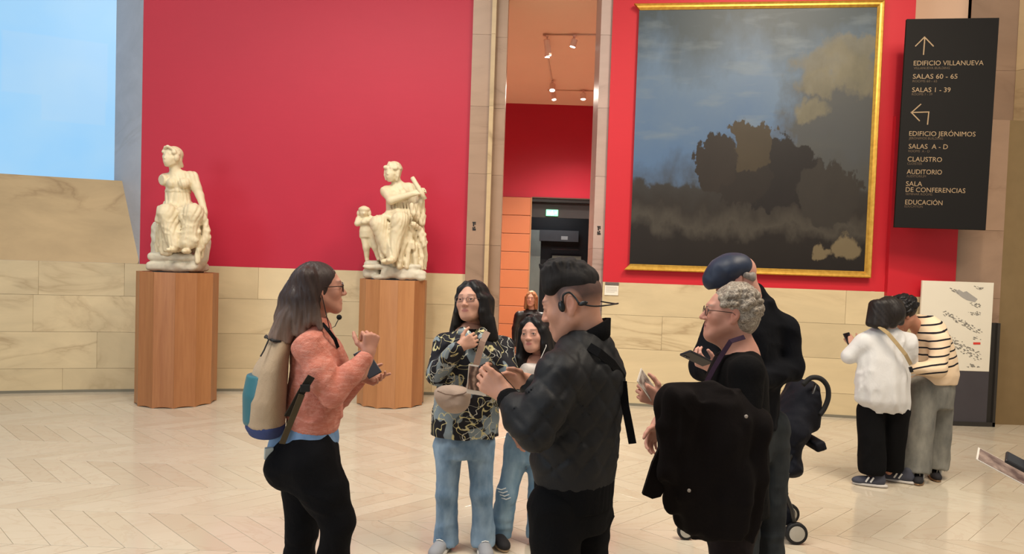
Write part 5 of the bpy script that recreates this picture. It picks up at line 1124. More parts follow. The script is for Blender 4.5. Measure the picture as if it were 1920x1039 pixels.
# ============================================================ 8  striped sweater
def m_stripes(zc):
    t = NT('cream_black_stripes'); s = t.n('ShaderNodeSeparateXYZ'); t.l(t.co('Object', rot=(0, .22, 0)), s.inputs[0])
    a = t.math('FRACT', t.math('DIVIDE', t.math('ADD', s.outputs[2], t.math('MULTIPLY', t.noise(t.co('Object'), 4, 2), .03)), .06))
    m = t.ramp(a, [(.0, 1), (.2, 1), (.22, 0)], 'CONSTANT'); low = t.ramp(t.math('SUBTRACT', s.outputs[2], zc), [(.0, 0), (.03, 1)], 'LINEAR')
    t.col(t.mix(t.math('MULTIPLY', m, low), srgb(224, 200, 170), srgb(28, 26, 34))).rough(.9, .2); t.bump(t.noise(t.co('Object'), 180, 2), .2, .004); return t.m
def striped():
    Y = 6.28; Z = lambda py, px=1740: at(px, py, Y)[2]
    root = empty('person', (at(1735, 900, Y)[0], Y, 0)); tag(root, 'person with curly black hair in a cream sweater with black stripes and frayed jeans', 'person')
    s = 1.0; HC = at(1693, 592, Y-.03); HR = frame(168, -42, -6); TR = frame(165); skin = srgb(190, 134, 108)
    T = lambda x, y, z: HC+HR@(np.array((x, y, z))*s)
    hp = head_prims(HC, HR, s, True, 0, neck_to=at(1722, 618, Y)); cf = head_cols(HC, HR, s, skin, srgb(160, 96, 92), srgb(36, 28, 26))
    legs = [(at(1728, 730, 6.2), V3(at(1716, 880, 6.15)[0], 6.16, .1)), (at(1760, 730, 6.32), V3(at(1748, 880, 6.3)[0], 6.3, .1))]
    wr = at(1704, 690, 6.05); lh = hand_prims(wr, (-.9, -.1, .2), (0, .5, .8), -1, s=.9, curl=(.4, .4, .4))
    core = sculpt([loft([(.92, .13, .09), (1.1, .13, .09), (1.3, .11, .07, 0, .05)], TR, at(1748, 700, Y)*V3(1, 1, 0))]+[cap(a, b, .06, .035) for a, b in legs], .02)
    body(root, [sculpt(hp, .005), sculpt(lh, .0045), core], HC, cf, skin); eyes(root, HC, HR, s)
    rims(MB(), HC, HR, s, 'round', .022, .0018).build('glasses', plain('thin_dark_rim', srgb(70, 60, 58), .3), root)
    rg = np.random.RandomState(5); H = [ell(T(0, -.035, .05), (.112, .122, .105), HR, .02), ell(T(0, .125, -.06), (.09, .085, .11), HR, .02, 's')]
    for i in range(190):
        th = rg.uniform(-3.1, 3.1); ph = rg.uniform(-.5, 1.5); d = np.array((sin(th)*cos(ph), -cos(th)*cos(ph), sin(ph))); p = np.array((0, -.032, .048))+d*np.array((.114, .124, .11))
        if p[1] > .06 and p[2] < .06: continue
        H.append(ell(T(*p), np.array((.019, .02, .015))*rg.uniform(.7, 1.2), HR@frame(rg.uniform(0, 360), rg.uniform(-40, 40)), .006))
    sob('hair', H, .0065, m_hair('curly_black_hair', srgb(24, 21, 22), sc=.4), root)
    o = at(1752, 700, Y)*V3(1, 1, 0); zs, zh = Z(606), Z(716)
    sh, el = at(1762, 640, 6.1), at(1758, 692, 6.02); sh2, el2 = at(1745, 640, 6.45), at(1735, 690, 6.5)
    S = [loft([(zh, .2, .17), (zh+.08, .21, .185, 0, .0), (zh+.22, .2, .17, 0, .01), (zh+.36, .19, .15, 0, .03), (zs+.01, .13, .1, 0, .06), (zs+.06, .07, .065, 0, .09)], TR, o, .02)]
    S += [ell(at(1738, 616, Y), (.1, .14, .08), None, .05), cap(at(1738, 630, Y), sh, .07, .072, .05), cap(at(1738, 630, Y), sh2, .06, .06, .05), cap(sh, el, .076, .068, .03), cap(el, wr, .064, .045, .02), cap(sh2, el2, .075, .06, .03)]
    so = sob('sweater', S, .011, m_stripes(zh+.07), root, wrinkle(.006, .8, seed=61))
    P = [loft([(Z(760), .18, .14), (Z(730), .19, .155), (Z(705), .18, .15)], TR, o, .03)]+[cap(a, b, .115, .12, .03) for a, b in legs]+[plane((0, 0, .1), (0, 0, -1))]
    sob('wide_jeans', P, .011, denim('faded_grey_denim', srgb(104, 104, 100), srgb(142, 140, 132)), root, wrinkle(.007, .7, dirs=(5, 2, 0), seed=62))
    fr = MB()
    for a, b in legs:
        for k in range(18):
            q = 2*pi*k/18; p = b+V3(cos(q)*.11, sin(q)*.11, .02); fr.tube([p, p+V3(rg.uniform(-.006, .006), 0, -rg.uniform(.03, .06))], .0022, 4)
    tag(fr.build('frayed_hem', cloth('pale_thread', srgb(186, 180, 168), .05), root), kind='stuff')
    for x, y, yw in ((1722, 6.14, -120), (1752, 6.28, -110)):
        a = shoe(root, (at(x, 890, y)[0], y), yw, .25, plain('black_suede_shoe', srgb(30, 28, 32), .8), plain('gum_brown_sole', srgb(150, 116, 84), .7)); R = frame(yw); mb = MB()
        for sx in (-1, 1):
            for k in range(3): mb.box(V3(at(x, 890, y)[0], y, 0)+R@V3(sx*.04, -.01+.028*k, .06), (.004, .005, .022), R)
        tag(mb.build('side_stripes', plain('white_stripe', srgb(226, 226, 224), .6), a), kind='stuff')
striped()

# ============================================================ 9  woman in the hall
def hall_woman():
    Y = 11.0; z0 = HF
    root = empty('person', (at(996, 600, Y)[0], Y, z0)); tag(root, 'person with light red hair in a black leather jacket standing in the doorway', 'person')
    s = .95; HC = at(996, 560, Y); HR = frame(-100, 0); TR = frame(-95); skin = srgb(214, 156, 132)
    T = lambda x, y, z: HC+HR@(np.array((x, y, z))*s)
    neck = at(997, 578, Y+.02); b = HC[2]
    hp = head_prims(HC, HR, s, True, 0, neck_to=neck); cf = head_cols(HC, HR, s, skin, srgb(180, 96, 92), srgb(120, 76, 50))
    hands = [hand_prims(V3(HC[0]+sx*.22, Y-.02, z0+.72), (0, -.1, -1), (-sx, 0, 0), -1 if sx > 0 else 1, s=.9, curl=(.2, .3, .2)) for sx in (-1, 1)]
    core = sculpt([loft([(.8+z0, .13, .09), (1.1+z0, .13, .09), (b-.24, .12, .07)], TR, V3(HC[0], Y, 0))]+[cap((HC[0]+sx*.08, Y, z0+.85), (HC[0]+sx*.08, Y, z0+.08), .06, .04) for sx in (-1, 1)], .025)
    body(root, [sculpt(hp, .006)]+[sculpt(h, .005) for h in hands]+[core], HC, cf, skin); eyes(root, HC, HR, s)
    ends = [(T(sx*.07, -.01, .02), T(sx*.085, .0, -.15), .034, .026) for sx in (-1, 1)]+[(T(0, -.05, 0), T(0, -.05, -.15), .07, .06)]
    sob('hair', hair_long(HC, HR, s, ends), .008, m_hair('ginger_hair', srgb(176, 122, 84)), root, strands(HC, HR, .003, 26))
    S = [loft([(z0+.82, .17, .12), (z0+1.0, .165, .12), (b-.35, .18, .12), (b-.22, .14, .085), (b-.17, .07, .06)], TR, V3(HC[0], Y, 0), .02)]
    for sx in (-1, 1): S += [cap((HC[0]+sx*.05, Y, b-.24), (HC[0]+sx*.17, Y, b-.26), .06, .06, .04), cap((HC[0]+sx*.18, Y, b-.27), (HC[0]+sx*.22, Y+.02, z0+.98), .06, .05, .03), cap((HC[0]+sx*.22, Y+.02, z0+.98), (HC[0]+sx*.22, Y-.02, z0+.74), .05, .04, .02)]
    sob('leather_jacket', S, .013, plain('black_leather', srgb(28, 28, 31), .4, .5, bump=.1), root, wrinkle(.006, 1, seed=71))
    sob('shirt_front', [rbox((HC[0]-.015, Y-.115, b-.36), (.05, .02, .14), None, .015)], .01, M_BLACKCLOTH, root)
    sob('trousers', [loft([(z0+.74, .16, .11), (z0+.9, .15, .1)], TR, V3(HC[0], Y, 0), .02)]+[cap((HC[0]+sx*.085, Y, z0+.82), (HC[0]+sx*.09, Y, z0+.1), .09, .07, .02) for sx in (-1, 1)]+[plane((0, 0, z0+.05), (0, 0, -1))], .014, M_BLACKCLOTH, root)
    for sx in (-1, 1): shoe(root, (HC[0]+sx*.09, Y-.03), -92, .25, plain('black_leather_shoe', srgb(26, 25, 26), .5), M_RUBBER, z=z0)
hall_woman()

# ============================================================ 10  visitor at the right edge, only the held things reach into view
def edge_visitor():
    Y = 2.6; c0 = at(2120, 900, Y); x0 = c0[0]+.05
    root = empty('person', (x0, Y, 0)); tag(root, 'person in a grey coat at the right edge, holding out a phone', 'person')
    s = 1.0; HC = V3(x0-.02, Y, 1.56); HR = frame(172, -20); TR = frame(170); skin = srgb(206, 152, 128)
    hp = head_prims(HC, HR, s, True, 0, neck_to=V3(x0+.03, Y, 1.4)); cf = head_cols(HC, HR, s, skin, srgb(170, 100, 96), srgb(60, 44, 36))
    w = at(2030, 925, 2.52); lh = hand_prims(w, (-1, .1, .12), (0, .25, .95), -1, s=.98, curls=((.2, .3, .2), (.3, .4, .3), (.35, .4, .3), (.4, .4, .3)), thumb=(1.0, .3))
    core = sculpt([loft([(.8, .14, .1), (1.1, .13, .1), (1.35, .12, .07)], TR, V3(x0, Y, 0))]+[cap((x0, Y+sx*.09, .85), (x0, Y+sx*.09, .08), .06, .04) for sx in (-1, 1)], .025)
    body(root, [sculpt(hp, .006), sculpt(lh+[cap(w+V3(.1, 0, -.01), w, .03, .025)], .004), core], HC, cf, skin); eyes(root, HC, HR, s)
    T = lambda x, y, z: HC+HR@np.array((x, y, z))
    sob('hair', hair_long(HC, HR, s, [(T(sx*.07, -.02, .02), T(sx*.07, -.05, -.12), .034, .026) for sx in (-1, 1)]+[(T(0, -.05, 0), T(0, -.07, -.12), .07, .05)]), .009, m_hair('mid_brown_hair', srgb(84, 60, 44)), root, strands(HC, HR))
    el = V3(x0-.02, Y-.2, 1.08); S = [loft([(.72, .18, .14), (1.0, .17, .13), (1.28, .18, .125), (1.38, .13, .08), (1.43, .07, .06)], TR, V3(x0, Y, 0), .02)]
    S += [cap((x0, Y-.05, 1.36), (x0, Y-.17, 1.34), .06, .065, .04), cap((x0, Y-.18, 1.34), el, .065, .055, .03), cap(el, w+V3(.05, 0, 0), .052, .04, .02), cap((x0, Y+.05, 1.36), (x0, Y+.17, 1.34), .06, .065, .04), cap((x0, Y+.18, 1.34), (x0, Y+.22, .85), .065, .045, .03)]
    sob('coat', S, .013, cloth('grey_wool', srgb(88, 86, 88), .1), root, wrinkle(.006, .8, seed=81))
    sob('trousers', [loft([(.68, .16, .12), (.8, .15, .11)], TR, V3(x0, Y, 0), .02)]+[cap((x0, Y+sx*.09, .76), (x0, Y+sx*.09, .1), .09, .07, .02) for sx in (-1, 1)]+[plane((0, 0, .05), (0, 0, -1))], .014, M_BLACKCLOTH, root)
    for sx in (-1, 1): shoe(root, (x0-.03, Y+sx*.09), 178, .25, plain('black_leather_shoe', srgb(26, 25, 26), .5), M_RUBBER)
    t = NT('brown_photo_print'); f = t.noise(t.co('Object'), 22, 5); t.col(t.ramp(f, [(.35, srgb(84, 62, 56)), (.6, srgb(150, 128, 116)), (.75, srgb(196, 184, 174))])).rough(.35)
    lf = empty('leaflet', at(1900, 892, 2.5)); tag(lf, 'leaflet held under a phone at the right edge of the picture', 'leaflet')
    a, b = at(1832, 850, 2.62), at(1990, 935, 2.5); u = nrm(b-a); v = nrm(V3(.28, -.42, .75)); v = nrm(v-u*(u@v)); wv = np.cross(u, v)
    R = np.stack([wv, u, v], 1); c = (a+b)/2+wv*0
    MB().box(c, (.05, np.linalg.norm(b-a)/2, .0012), R).build('paper', plain('white_paper', srgb(214, 206, 196), .6), lf); MB().box(c+v*.0018, (.046, np.linalg.norm(b-a)/2-.006, .0005), R).build('print', t.m, lf)
    ph = phone(at(1930, 880, 2.44), u, v, 'dark phone with violet glass resting on a leaflet at the right edge', size=(.072, .15, .012), c1=(20, 20, 28))
edge_visitor()
# ============================================================ pedestals
def m_wood(name, c, d):
    t = NT(name); oi = t.n('ShaderNodeObjectInfo'); v = t.co('Object', (1, 1, .07)); sc = t.n('ShaderNodeVectorMath'); sc.operation = 'SCALE'; sc.inputs[0].default_value = (5, 7, 3); t.l(oi.outputs['Random'], sc.inputs['Scale'])
    ad = t.n('ShaderNodeVectorMath'); ad.operation = 'ADD'; t.l(v, ad.inputs[0]); t.l(sc.outputs[0], ad.inputs[1])
    f = t.noise(ad.outputs[0], 26, 5, .6, .6); g = t.noise(ad.outputs[0], 5, 3, .5, 1.2)
    k = t.math('MULTIPLY_ADD', oi.outputs['Random'], .5, t.math('MULTIPLY_ADD', f, .5, t.math('MULTIPLY', g, .35)))
    t.col(t.mix(t.ramp(k, [(.35, 0), (.95, 1)]), d, c)).rough(.42, .4); t.bump(f, .06, .003); return t.m
M_WOOD = m_wood('honey_wood', srgb(178, 124, 80), srgb(136, 84, 50))
def pedestal(cx, cy, r, ztop, label, rot):
    root = empty('pedestal', (cx, cy, 0)); tag(root, label, 'pedestal', 'fluted wooden pedestals')
    N = 12; m = 8; vs = []; fs = []
    da = 2*pi/N
    for k in range(m+1):
        u = k/m; a = -da/2+da*u; rr = r*(1-.05*4*u*(1-u))
        if k == 0: a += .0012
        if k == m: a -= .0012
        for z in (.0, ztop-.0):
            vs.append((rr*cos(a), rr*sin(a), z+(.014*4*u*(1-u) if z == 0 else 0))); vs.append(((r*.86)*cos(a), (r*.86)*sin(a), z))
    for k in range(m):
        a, b = k*4, k*4+4; fs += [(a, b, b+2, a+2), (a+1, a+3, b+3, b+1), (a, a+1, b+1, b), (a+2, b+2, b+3, a+3)]
    fs += [(0, 2, 3, 1), (m*4, m*4+1, m*4+3, m*4+2)]
    me = bpy.data.meshes.new('stave'); me.from_pydata(vs, [], fs); me.materials.append(M_WOOD)
    bm = bmesh.new(); bm.from_mesh(me); bmesh.ops.recalc_face_normals(bm, faces=bm.faces); bm.to_mesh(me); bm.free()
    for i in range(N): share('stave', me, root, (0, 0, 0), (0, 0, da*i+rot))
    MB().lathe([(r*.88, .01), (r*.88, ztop-.004)], (cx, cy, 0), 32).build('top', M_WOOD, root)
    return root
P1 = at(332, 640, 8.5); P2 = at(735, 650, 8.86)
ZT1 = at(332, 511.5, 8.12)[2]; ZT2 = at(735, 525.5, 8.5)[2]
pedestal(P1[0], 8.5, .435, ZT1, 'fluted wooden pedestal under the statue missing an arm', .1)
pedestal(P2[0], 8.86, .40, ZT2, 'fluted wooden pedestal under the statue with the small child figure', .02)

# ============================================================ statues
def m_marble(name, a, b):
    t = NT(name); f = t.noise(t.co('Object'), 5, 6, .6, .5); g = t.noise(t.co('Object'), 30, 4)
    t.col(t.mix(t.math('MULTIPLY_ADD', g, .3, t.math('MULTIPLY', f, .8)), b, a)).rough(.55, .4); t.bump(g, .25, .008)
    t.b.inputs['Subsurface Weight'].default_value = .05; return t.m
M_MARB = m_marble('cream_marble', srgb(226, 212, 180), srgb(190, 172, 138))
M_ROCK = m_marble('weathered_marble', srgb(222, 212, 188), srgb(160, 150, 132))
M_PLIN = plain('dark_plinth', srgb(34, 30, 28), .5)
def ropes(pts, r0, r1, k=.008):      # a raised drapery fold
    return [cap(pts[i], pts[i+1], r0+(r1-r0)*i/(len(pts)-1), r0+(r1-r0)*(i+1)/(len(pts)-1), k) for i in range(len(pts)-1)]
def plane_box(c): return rbox(c+V3(-.02, -.06, 0), (.12, .06, .12), frame(-90-38), .005, .004, 's')
def hairdo(T, HR, s):
    return [ell(T(0, -.03, .045), np.array((.096, .105, .09))*s, HR, .008), ell(T(0, -.08, -.02), np.array((.06, .055, .06))*s, HR, .03), ell(T(0, .11, -.045), np.array((.066, .06, .092))*s, HR, .006, 's'), ell(T(0, .05, -.03), np.array((.058, .06, .085))*s, HR, .004),
            *[q for sx in (-1, 1) for q in (ell(T(sx*.082, .012, .0), np.array((.026, .036, .045))*s, HR, .012), ell(T(sx*.07, .05, .052), np.array((.03, .03, .026))*s, HR, .012))], *[ell(T(sx*.028, .11, .008), np.array((.015, .02, .010))*s, HR, .008, 's') for sx in (-1, 1)], cap(T(0, .088, .016), T(0, .112, -.026), .008*s, .012*s, .008*s), ell(T(0, .097, -.063), np.array((.019, .01, .011))*s, HR, .008)]
def vfold(amp, freq, Y0, wob=3.0):
    def f(P):
        th = P[:, 0]*freq+P[:, 1]*freq*.55+wob*np.sin(P[:, 2]*7+1)+1.3*np.sin(P[:, 0]*21+P[:, 2]*9)
        return amp*(1-2*np.abs(np.sin(th))**.7)*(.4+1.2*vnoise(P*6))
    return f
def statue_one():
    Y = 8.5; F = lambda x, y, d=0.0: at(260+x/3.711, 240+y/3.711, Y+d)
    root = empty('statue', (P1[0], Y, ZT1)); tag(root, 'marble statue of a seated draped figure missing an arm', 'statue', 'marble statues on pedestals')
    HC = F(232, 205, -.08); HR = frame(-108, 2, 4); s = .98
    T = lambda x, y, z: HC+HR@(np.array((x, y, z))*s)
    G = head_prims(HC, HR, s, True, 0, neck_to=F(255, 315, -.03), neckr=.055)
    H = [ell(T(0, -.02, .04), np.array((.086, .1, .084))*s, HR, .015), ell(T(0, .1, -.03), np.array((.06, .05, .085))*s, HR, .01, 's')]
    G += hairdo(T, HR, s)
    rg = np.random.RandomState(3)
    for i in range(60):     # waved hair and diadem
        a = rg.uniform(-1.7, 1.7); z = rg.uniform(.03, .1); G.append(ell(T(sin(a)*.098*(1-.3*(z-.03)/.07), cos(a)*.092*(1-.4*(z-.03)/.07)-.012, z), .014, None, .006))
    for sx in (-1, 1): G.append(ell(T(sx*.084, .02, .0), np.array((.022, .03, .034))*s, HR, .012))
    G += [cap(T(-.07, -.04, -.02), F(300, 265, .0), .028, .022, .02)]
    G += ropes([T(-.075, .05, .07), T(-.04, .075, .1), T(0, .082, .112), T(.04, .075, .1), T(.075, .05, .07)], .016, .016)
    sh1, sh2 = F(185, 355), F(372, 345, -.0)
    G += [loft([(F(0, 560)[2], .155, .12), (F(0, 500)[2], .15, .115), (F(0, 430)[2], .135, .105), (F(0, 380)[2], .15, .12), (F(0, 335)[2], .13, .09), (F(0, 305)[2], .06, .055)], frame(-98), V3(F(275, 450)[0], Y, 0), .03)]
    G += [ell(F(232, 385, -.1), .058, None, .03), ell(F(318, 385, -.1), .058, None, .03)]
    G += [cap(F(265, 335), sh1, .06, .062, .04), cap(F(280, 330), sh2, .06, .062, .04), cap(F(185, 360, .0), F(172, 362, -.08), .066, .064, .02), plane_box(F(166, 362, -.115))]
    el, wr = F(425, 470, -.02), F(462, 590, -.1)
    G += [cap(sh2, sh2*.4+el*.6, .066, .058, .03), cap(sh2*.4+el*.6, el, .055, .045, .01), cap(el, wr, .045, .03, .02)]+hand_prims(wr, (.1, -.25, -1), (-.9, .2, .1), -1, s=1.0, curl=(.15, .3, .3))
    # belt
    bz = F(0, 430)[2]; G += [loft([(bz-.014, .144, .116), (bz+.014, .144, .116)], frame(-98), V3(F(275, 450)[0], Y, 0), .006)]
    # legs and lap
    k1, k2 = F(195, 590, -.33), F(380, 590, -.31); f1 = F(245, 850, -.33); f2 = F(345, 845, -.30)
    G += [cap(F(230, 590, .0), k1, .11, .088, .05), cap(F(340, 590, .0), k2, .11, .09, .05), cap(k1, f1+V3(0, 0, .06), .088, .066, .05), cap(k2, f2+V3(0, 0, .08), .09, .085, .06), ell(f1+V3(0, -.05, .0), (.042, .1, .03), frame(-90), .02), ell(f2+V3(0, -.04, -.02), (.042, .09, .028), frame(-90), .02)]
    G += [loft([(F(0, 860)[2], .27, .16, 0, 0), (F(0, 750)[2], .25, .2), (F(0, 640)[2], .24, .21), (F(0, 560)[2], .22, .2)], frame(-95), V3(F(290, 700)[0], Y-.02, 0), .05, (.01, .04, 11, .5)), loft([(F(0, 850)[2], .14, .1), (F(0, 700)[2], .15, .13), (F(0, 600)[2], .15, .14)], frame(-92), V3(F(300, 700)[0], Y-.2, 0), .05, (.02, .06, 9, .8))]
    # falling mantle on the right
    for i, (pp) in enumerate([[(430, 560), (460, 640), (480, 760), (470, 790)], [(400, 560), (440, 690), (450, 800), (430, 900)], [(375, 580), (410, 720), (415, 850), (410, 930)], [(300, 610), (350, 720), (380, 770), (400, 780)], [(290, 570), (330, 650), (370, 700), (420, 720)], [(280, 600), (300, 700), (340, 760), (380, 740)], [(150, 560), (140, 640), (160, 650), (175, 640)], [(350, 570), (385, 650), (395, 740), (400, 800)], [(310, 580), (300, 680), (310, 750), (350, 765)], [(455, 650), (475, 720), (455, 780), (440, 830)]]):
        G += ropes([F(x, y, -.33+.04*(i % 3)+(.12 if x > 420 else 0)) for x, y in pp], .032, .024, .022)
    pass
    for i in range(7): x = 160+i*8; G += ropes([F(x, 770+i*4, -.22), F(x+8, 870, -.24)], .02, .026, .015)
    w1, w2 = vfold(.006, 62, Y), wrinkle(.005, 1.0, seed=5); zA, zB = F(0, 330)[2], F(0, 600)[2]
    def drape(P):
        d = np.linalg.norm(P-HC, axis=1); arm = np.minimum(np.minimum(np.linalg.norm(P-el, axis=1), np.linalg.norm(P-wr, axis=1)), np.linalg.norm(P-F(168, 360, -.05), axis=1)); g = np.clip((d-.17)/.06, 0, 1)*np.clip((arm-.1)/.05, 0, 1)
        return g*np.where(P[:, 2] > zB, w1(P)*.8, w1(P)*.6+w2(P))
    sob('figure', G, .008, M_MARB, root, drape, it=1)
    R_ = [rbox(F(275, 900, -.02), (.26, .22, .045), None, .04), rbox(F(275, 965, -.01), (.27, .24, .05), None, .04, .01), cap(F(150, 700, .05), F(150, 870, .02), .09, .1, .05), cap(F(425, 800, .05), F(410, 900, .0), .12, .12, .05), ell(F(290, 780, .1), (.24, .18, .25), None, .04), cap(F(140, 780, .0), F(140, 790, -.02), .07, .07)]
    rg = np.random.RandomState(8)
    for i in range(26): R_.append(ell(F(rg.uniform(120, 430), rg.choice([905, 960, 970]), -.2+rg.uniform(-.02, .04)), (rg.uniform(.04, .07), .04, rg.uniform(.025, .04)), None, .02))
    sob('rock_base', R_, .011, M_ROCK, root, wrinkle(.007, 1.0, seed=6))
    zb = F(0, 1004)[2]; MB().span((P1[0]-.2, Y-.2, ZT1-.004), (P1[0]+.21, Y+.2, zb+.03)).build('plinth', M_PLIN, root)
statue_one()
def statue_two():
    Y = 8.86; F = lambda x, y, d=0.0: at(640+x/3.996, 280+y/3.996, Y+d)
    root = empty('statue', (P2[0], Y, ZT2)); tag(root, 'marble statue of a seated draped figure with a small child standing beside it', 'statue', 'marble statues on pedestals')
    HC = F(385, 172, -.06); HR = frame(-112, -4, 4); s = .98; T = lambda x, y, z: HC+HR@(np.array((x, y, z))*s)
    G = head_prims(HC, HR, s, True, 0, neck_to=F(425, 265, .0), neckr=.056); G += hairdo(T, HR, s)
    rg = np.random.RandomState(13)
    for i in range(70): a = rg.uniform(-2.4, 2.4); z = rg.uniform(.035, .105); k = 1-.5*(z-.035)/.07; G.append(ell(T(sin(a)*.1*k, cos(a)*.1*k-.014, z+.01), rg.uniform(.012, .019), None, .004))
    for sx in (-1, 1): G += ropes([T(sx*.08, .02, .02), T(sx*.085, .025, -.04), T(sx*.075, .015, -.09)], .022, .016)
    sh1, sh2 = F(335, 315, -.03), F(510, 295, .02); oT = V3(F(430, 400)[0], Y, 0)
    G += [loft([(F(0, 500)[2], .16, .13), (F(0, 450)[2], .145, .115), (F(0, 380)[2], .15, .12), (F(0, 320)[2], .16, .115), (F(0, 285)[2], .11, .08), (F(0, 255)[2], .06, .055)], frame(-100), oT, .03)]
    G += [ell(F(395, 350, -.1), .058, None, .03), ell(F(465, 340, -.1), .058, None, .03), cap(F(425, 290), sh1, .06, .06, .04), cap(F(430, 285), sh2, .06, .062, .04)]
    el, wr = F(372, 382, -.2), F(540, 332, -.24)
    G += [cap(sh1, el, .06, .05, .03), cap(el, wr, .05, .032, .02)]+hand_prims(wr, (.9, 0, .35), (0, .6, -.3), 1, s=1.05, curl=(.25, .4, .3))
    el2, wr2 = F(590, 460, -.05), F(600, 390, -.15)
    G += [cap(sh2, el2, .066, .058, .03), cap(el2, wr2, .055, .04, .02)]+hand_prims(wr2, (.15, -.2, .6), (-.6, -.5, 0), -1, s=1.0, curl=(.5, .5, .4))
    bz = F(0, 468)[2]; G += ropes([F(350, 475, -.13), F(420, 462, -.16), F(500, 470, -.14), F(560, 520, -.12), F(600, 560, -.06)], .028, .03, .02)
    k1, k2 = F(280, 560, -.30), F(440, 530, -.33); f1, f2 = F(385, 800, -.34), F(345, 835, -.3)
    G += [cap(F(370, 540, 0), k1, .11, .09, .05), cap(F(460, 530, 0), k2, .115, .09, .05), cap(k1, F(350, 760, -.28), .088, .07, .05), cap(k2, f1, .086, .056, .05), ell(f1+V3(-.01, -.06, -.05), (.042, .1, .032), frame(-95), .02), ell(f2+V3(0, -.06, -.01), (.042, .1, .03), frame(-105), .02)]
    G += [loft([(F(0, 880)[2], .27, .18), (F(0, 760)[2], .28, .2), (F(0, 640)[2], .26, .2), (F(0, 500)[2], .2, .18)], frame(-95), V3(F(470, 700)[0], Y+.0, 0), .05, (.01, .04, 12, 2)), loft([(F(0, 740)[2], .1, .08), (F(0, 660)[2], .15, .12), (F(0, 560)[2], .16, .14)], frame(-92), V3(F(370, 640)[0], Y-.17, 0), .05, (.02, .06, 9, .8))]
    for i, pp in enumerate([[(540, 560), (590, 600), (620, 640)], [(520, 580), (560, 680), (600, 715), (630, 700)], [(500, 600), (530, 700), (540, 740)], [(580, 620), (610, 680), (625, 720)], [(560, 420), (575, 490), (600, 560)], [(600, 420), (615, 500), (612, 560)], [(530, 420), (540, 480), (560, 530)], [(480, 600), (470, 700), (440, 800), (430, 880)], [(510, 640), (500, 760), (490, 880)], [(560, 720), (555, 800), (560, 880)], [(590, 720), (600, 800), (600, 890)], [(300, 600), (330, 690), (400, 640)], [(290, 570), (340, 640), (420, 600)], [(430, 560), (420, 660), (400, 740)], [(470, 560), (490, 620), (470, 690)], [(320, 500), (400, 520), (480, 500)], [(290, 680), (300, 760), (310, 830)], [(460, 760), (450, 830), (440, 880)]]):
        G += ropes([F(x, y, -.3+.04*(i % 3)+(.12 if x > 550 else 0)) for x, y in pp], .028, .024, .02)
    for i in range(7): x = 365+i*22; G += ropes([F(x, 400, -.12), F(x+4, 460, -.13)], .008, .012, .01)
    w1, w2 = vfold(.006, 62, Y), wrinkle(.005, 1.0, seed=15); zB = F(0, 560)[2]
    def drape(P):
        d = np.linalg.norm(P-HC, axis=1); arm = np.minimum(np.linalg.norm(P-el, axis=1), np.linalg.norm(P-wr, axis=1)); arm = np.minimum(arm, np.linalg.norm(P-(el+wr)/2, axis=1)); g = np.clip((d-.17)/.06, 0, 1)*np.clip((arm-.1)/.05, 0, 1)
        return g*np.where(P[:, 2] > zB, w1(P)*.8, w1(P)*.6+w2(P))
    sob('figure', G, .008, M_MARB, root, drape)
    MB().tube([F(532, 212, -.2), F(560, 260, -.22), F(596, 320, -.24), F(630, 375, -.22)], [.026, .028, .03, .022], 10).build('pipe', M_MARB, root, True)
    R_ = [rbox(F(458, 925, .02), (.21, .24, .07), None, .05), rbox(F(240, 930, .0), (.1, .16, .06), None, .05), rbox(F(240, 860, .0), (.085, .14, .04), None, .035), ell(F(480, 800, .12), (.24, .16, .24), None, .05)]
    rg = np.random.RandomState(18)
    for i in range(22): R_.append(ell(F(rg.uniform(190, 600), rg.choice([880, 930, 960]), -.17), (rg.uniform(.04, .07), .05, rg.uniform(.02, .04)), None, .02))
    sob('rock_base', R_, .011, M_ROCK, root, wrinkle(.007, 1.0, seed=16))
    # child
    C = F; hc = C(170, 468, -.06)
    K = [ell(hc, (.058, .066, .07), None, .02), ell(C(172, 452, -.06), (.07, .075, .04), None, .01), ell(C(128, 480, -.05), (.02, .03, .035), None, .01), ell(C(212, 478, -.05), (.02, .03, .035), None, .01), ell(C(170, 482, -.12), (.012, .02, .014), None, .01), cap(C(175, 500, -.04), C(182, 530, -.04), .035, .04, .02)]
    K += [loft([(C(0, 655)[2], .075, .065), (C(0, 610)[2], .085, .075), (C(0, 570)[2], .075, .065), (C(0, 530)[2], .08, .055), (C(0, 512)[2], .05, .04)], None, V3(C(195, 580)[0], Y-.05, 0), .02)]
    K += [cap(C(130, 525, -.05), C(120, 555, -.09), .038, .034, .02), cap(C(120, 555, -.09), C(200, 535, -.14), .032, .026, .015), cap(C(225, 520, -.05), C(240, 545, -.1), .036, .032, .02), cap(C(240, 545, -.1), C(165, 545, -.14), .03, .026, .015)]
    K += [cap(C(175, 650, -.04), C(188, 735, -.06), .052, .042, .03), cap(C(188, 735, -.06), C(192, 825, -.03), .04, .026, .02), ell(C(195, 832, -.07), (.026, .05, .018), None, .015), cap(C(225, 650, -.04), C(255, 735, -.06), .05, .04, .03), cap(C(255, 735, -.06), C(278, 818, -.03), .038, .026, .02), ell(C(282, 826, -.07), (.026, .05, .018), None, .015)]
    sob('child_figure', K, .0065, M_MARB, root)
    MB().span((P2[0]-.24, Y-.2, ZT2-.004), (P2[0]+.3, Y+.2, F(0, 975)[2]+.03)).build('plinth', M_PLIN, root)
statue_two()

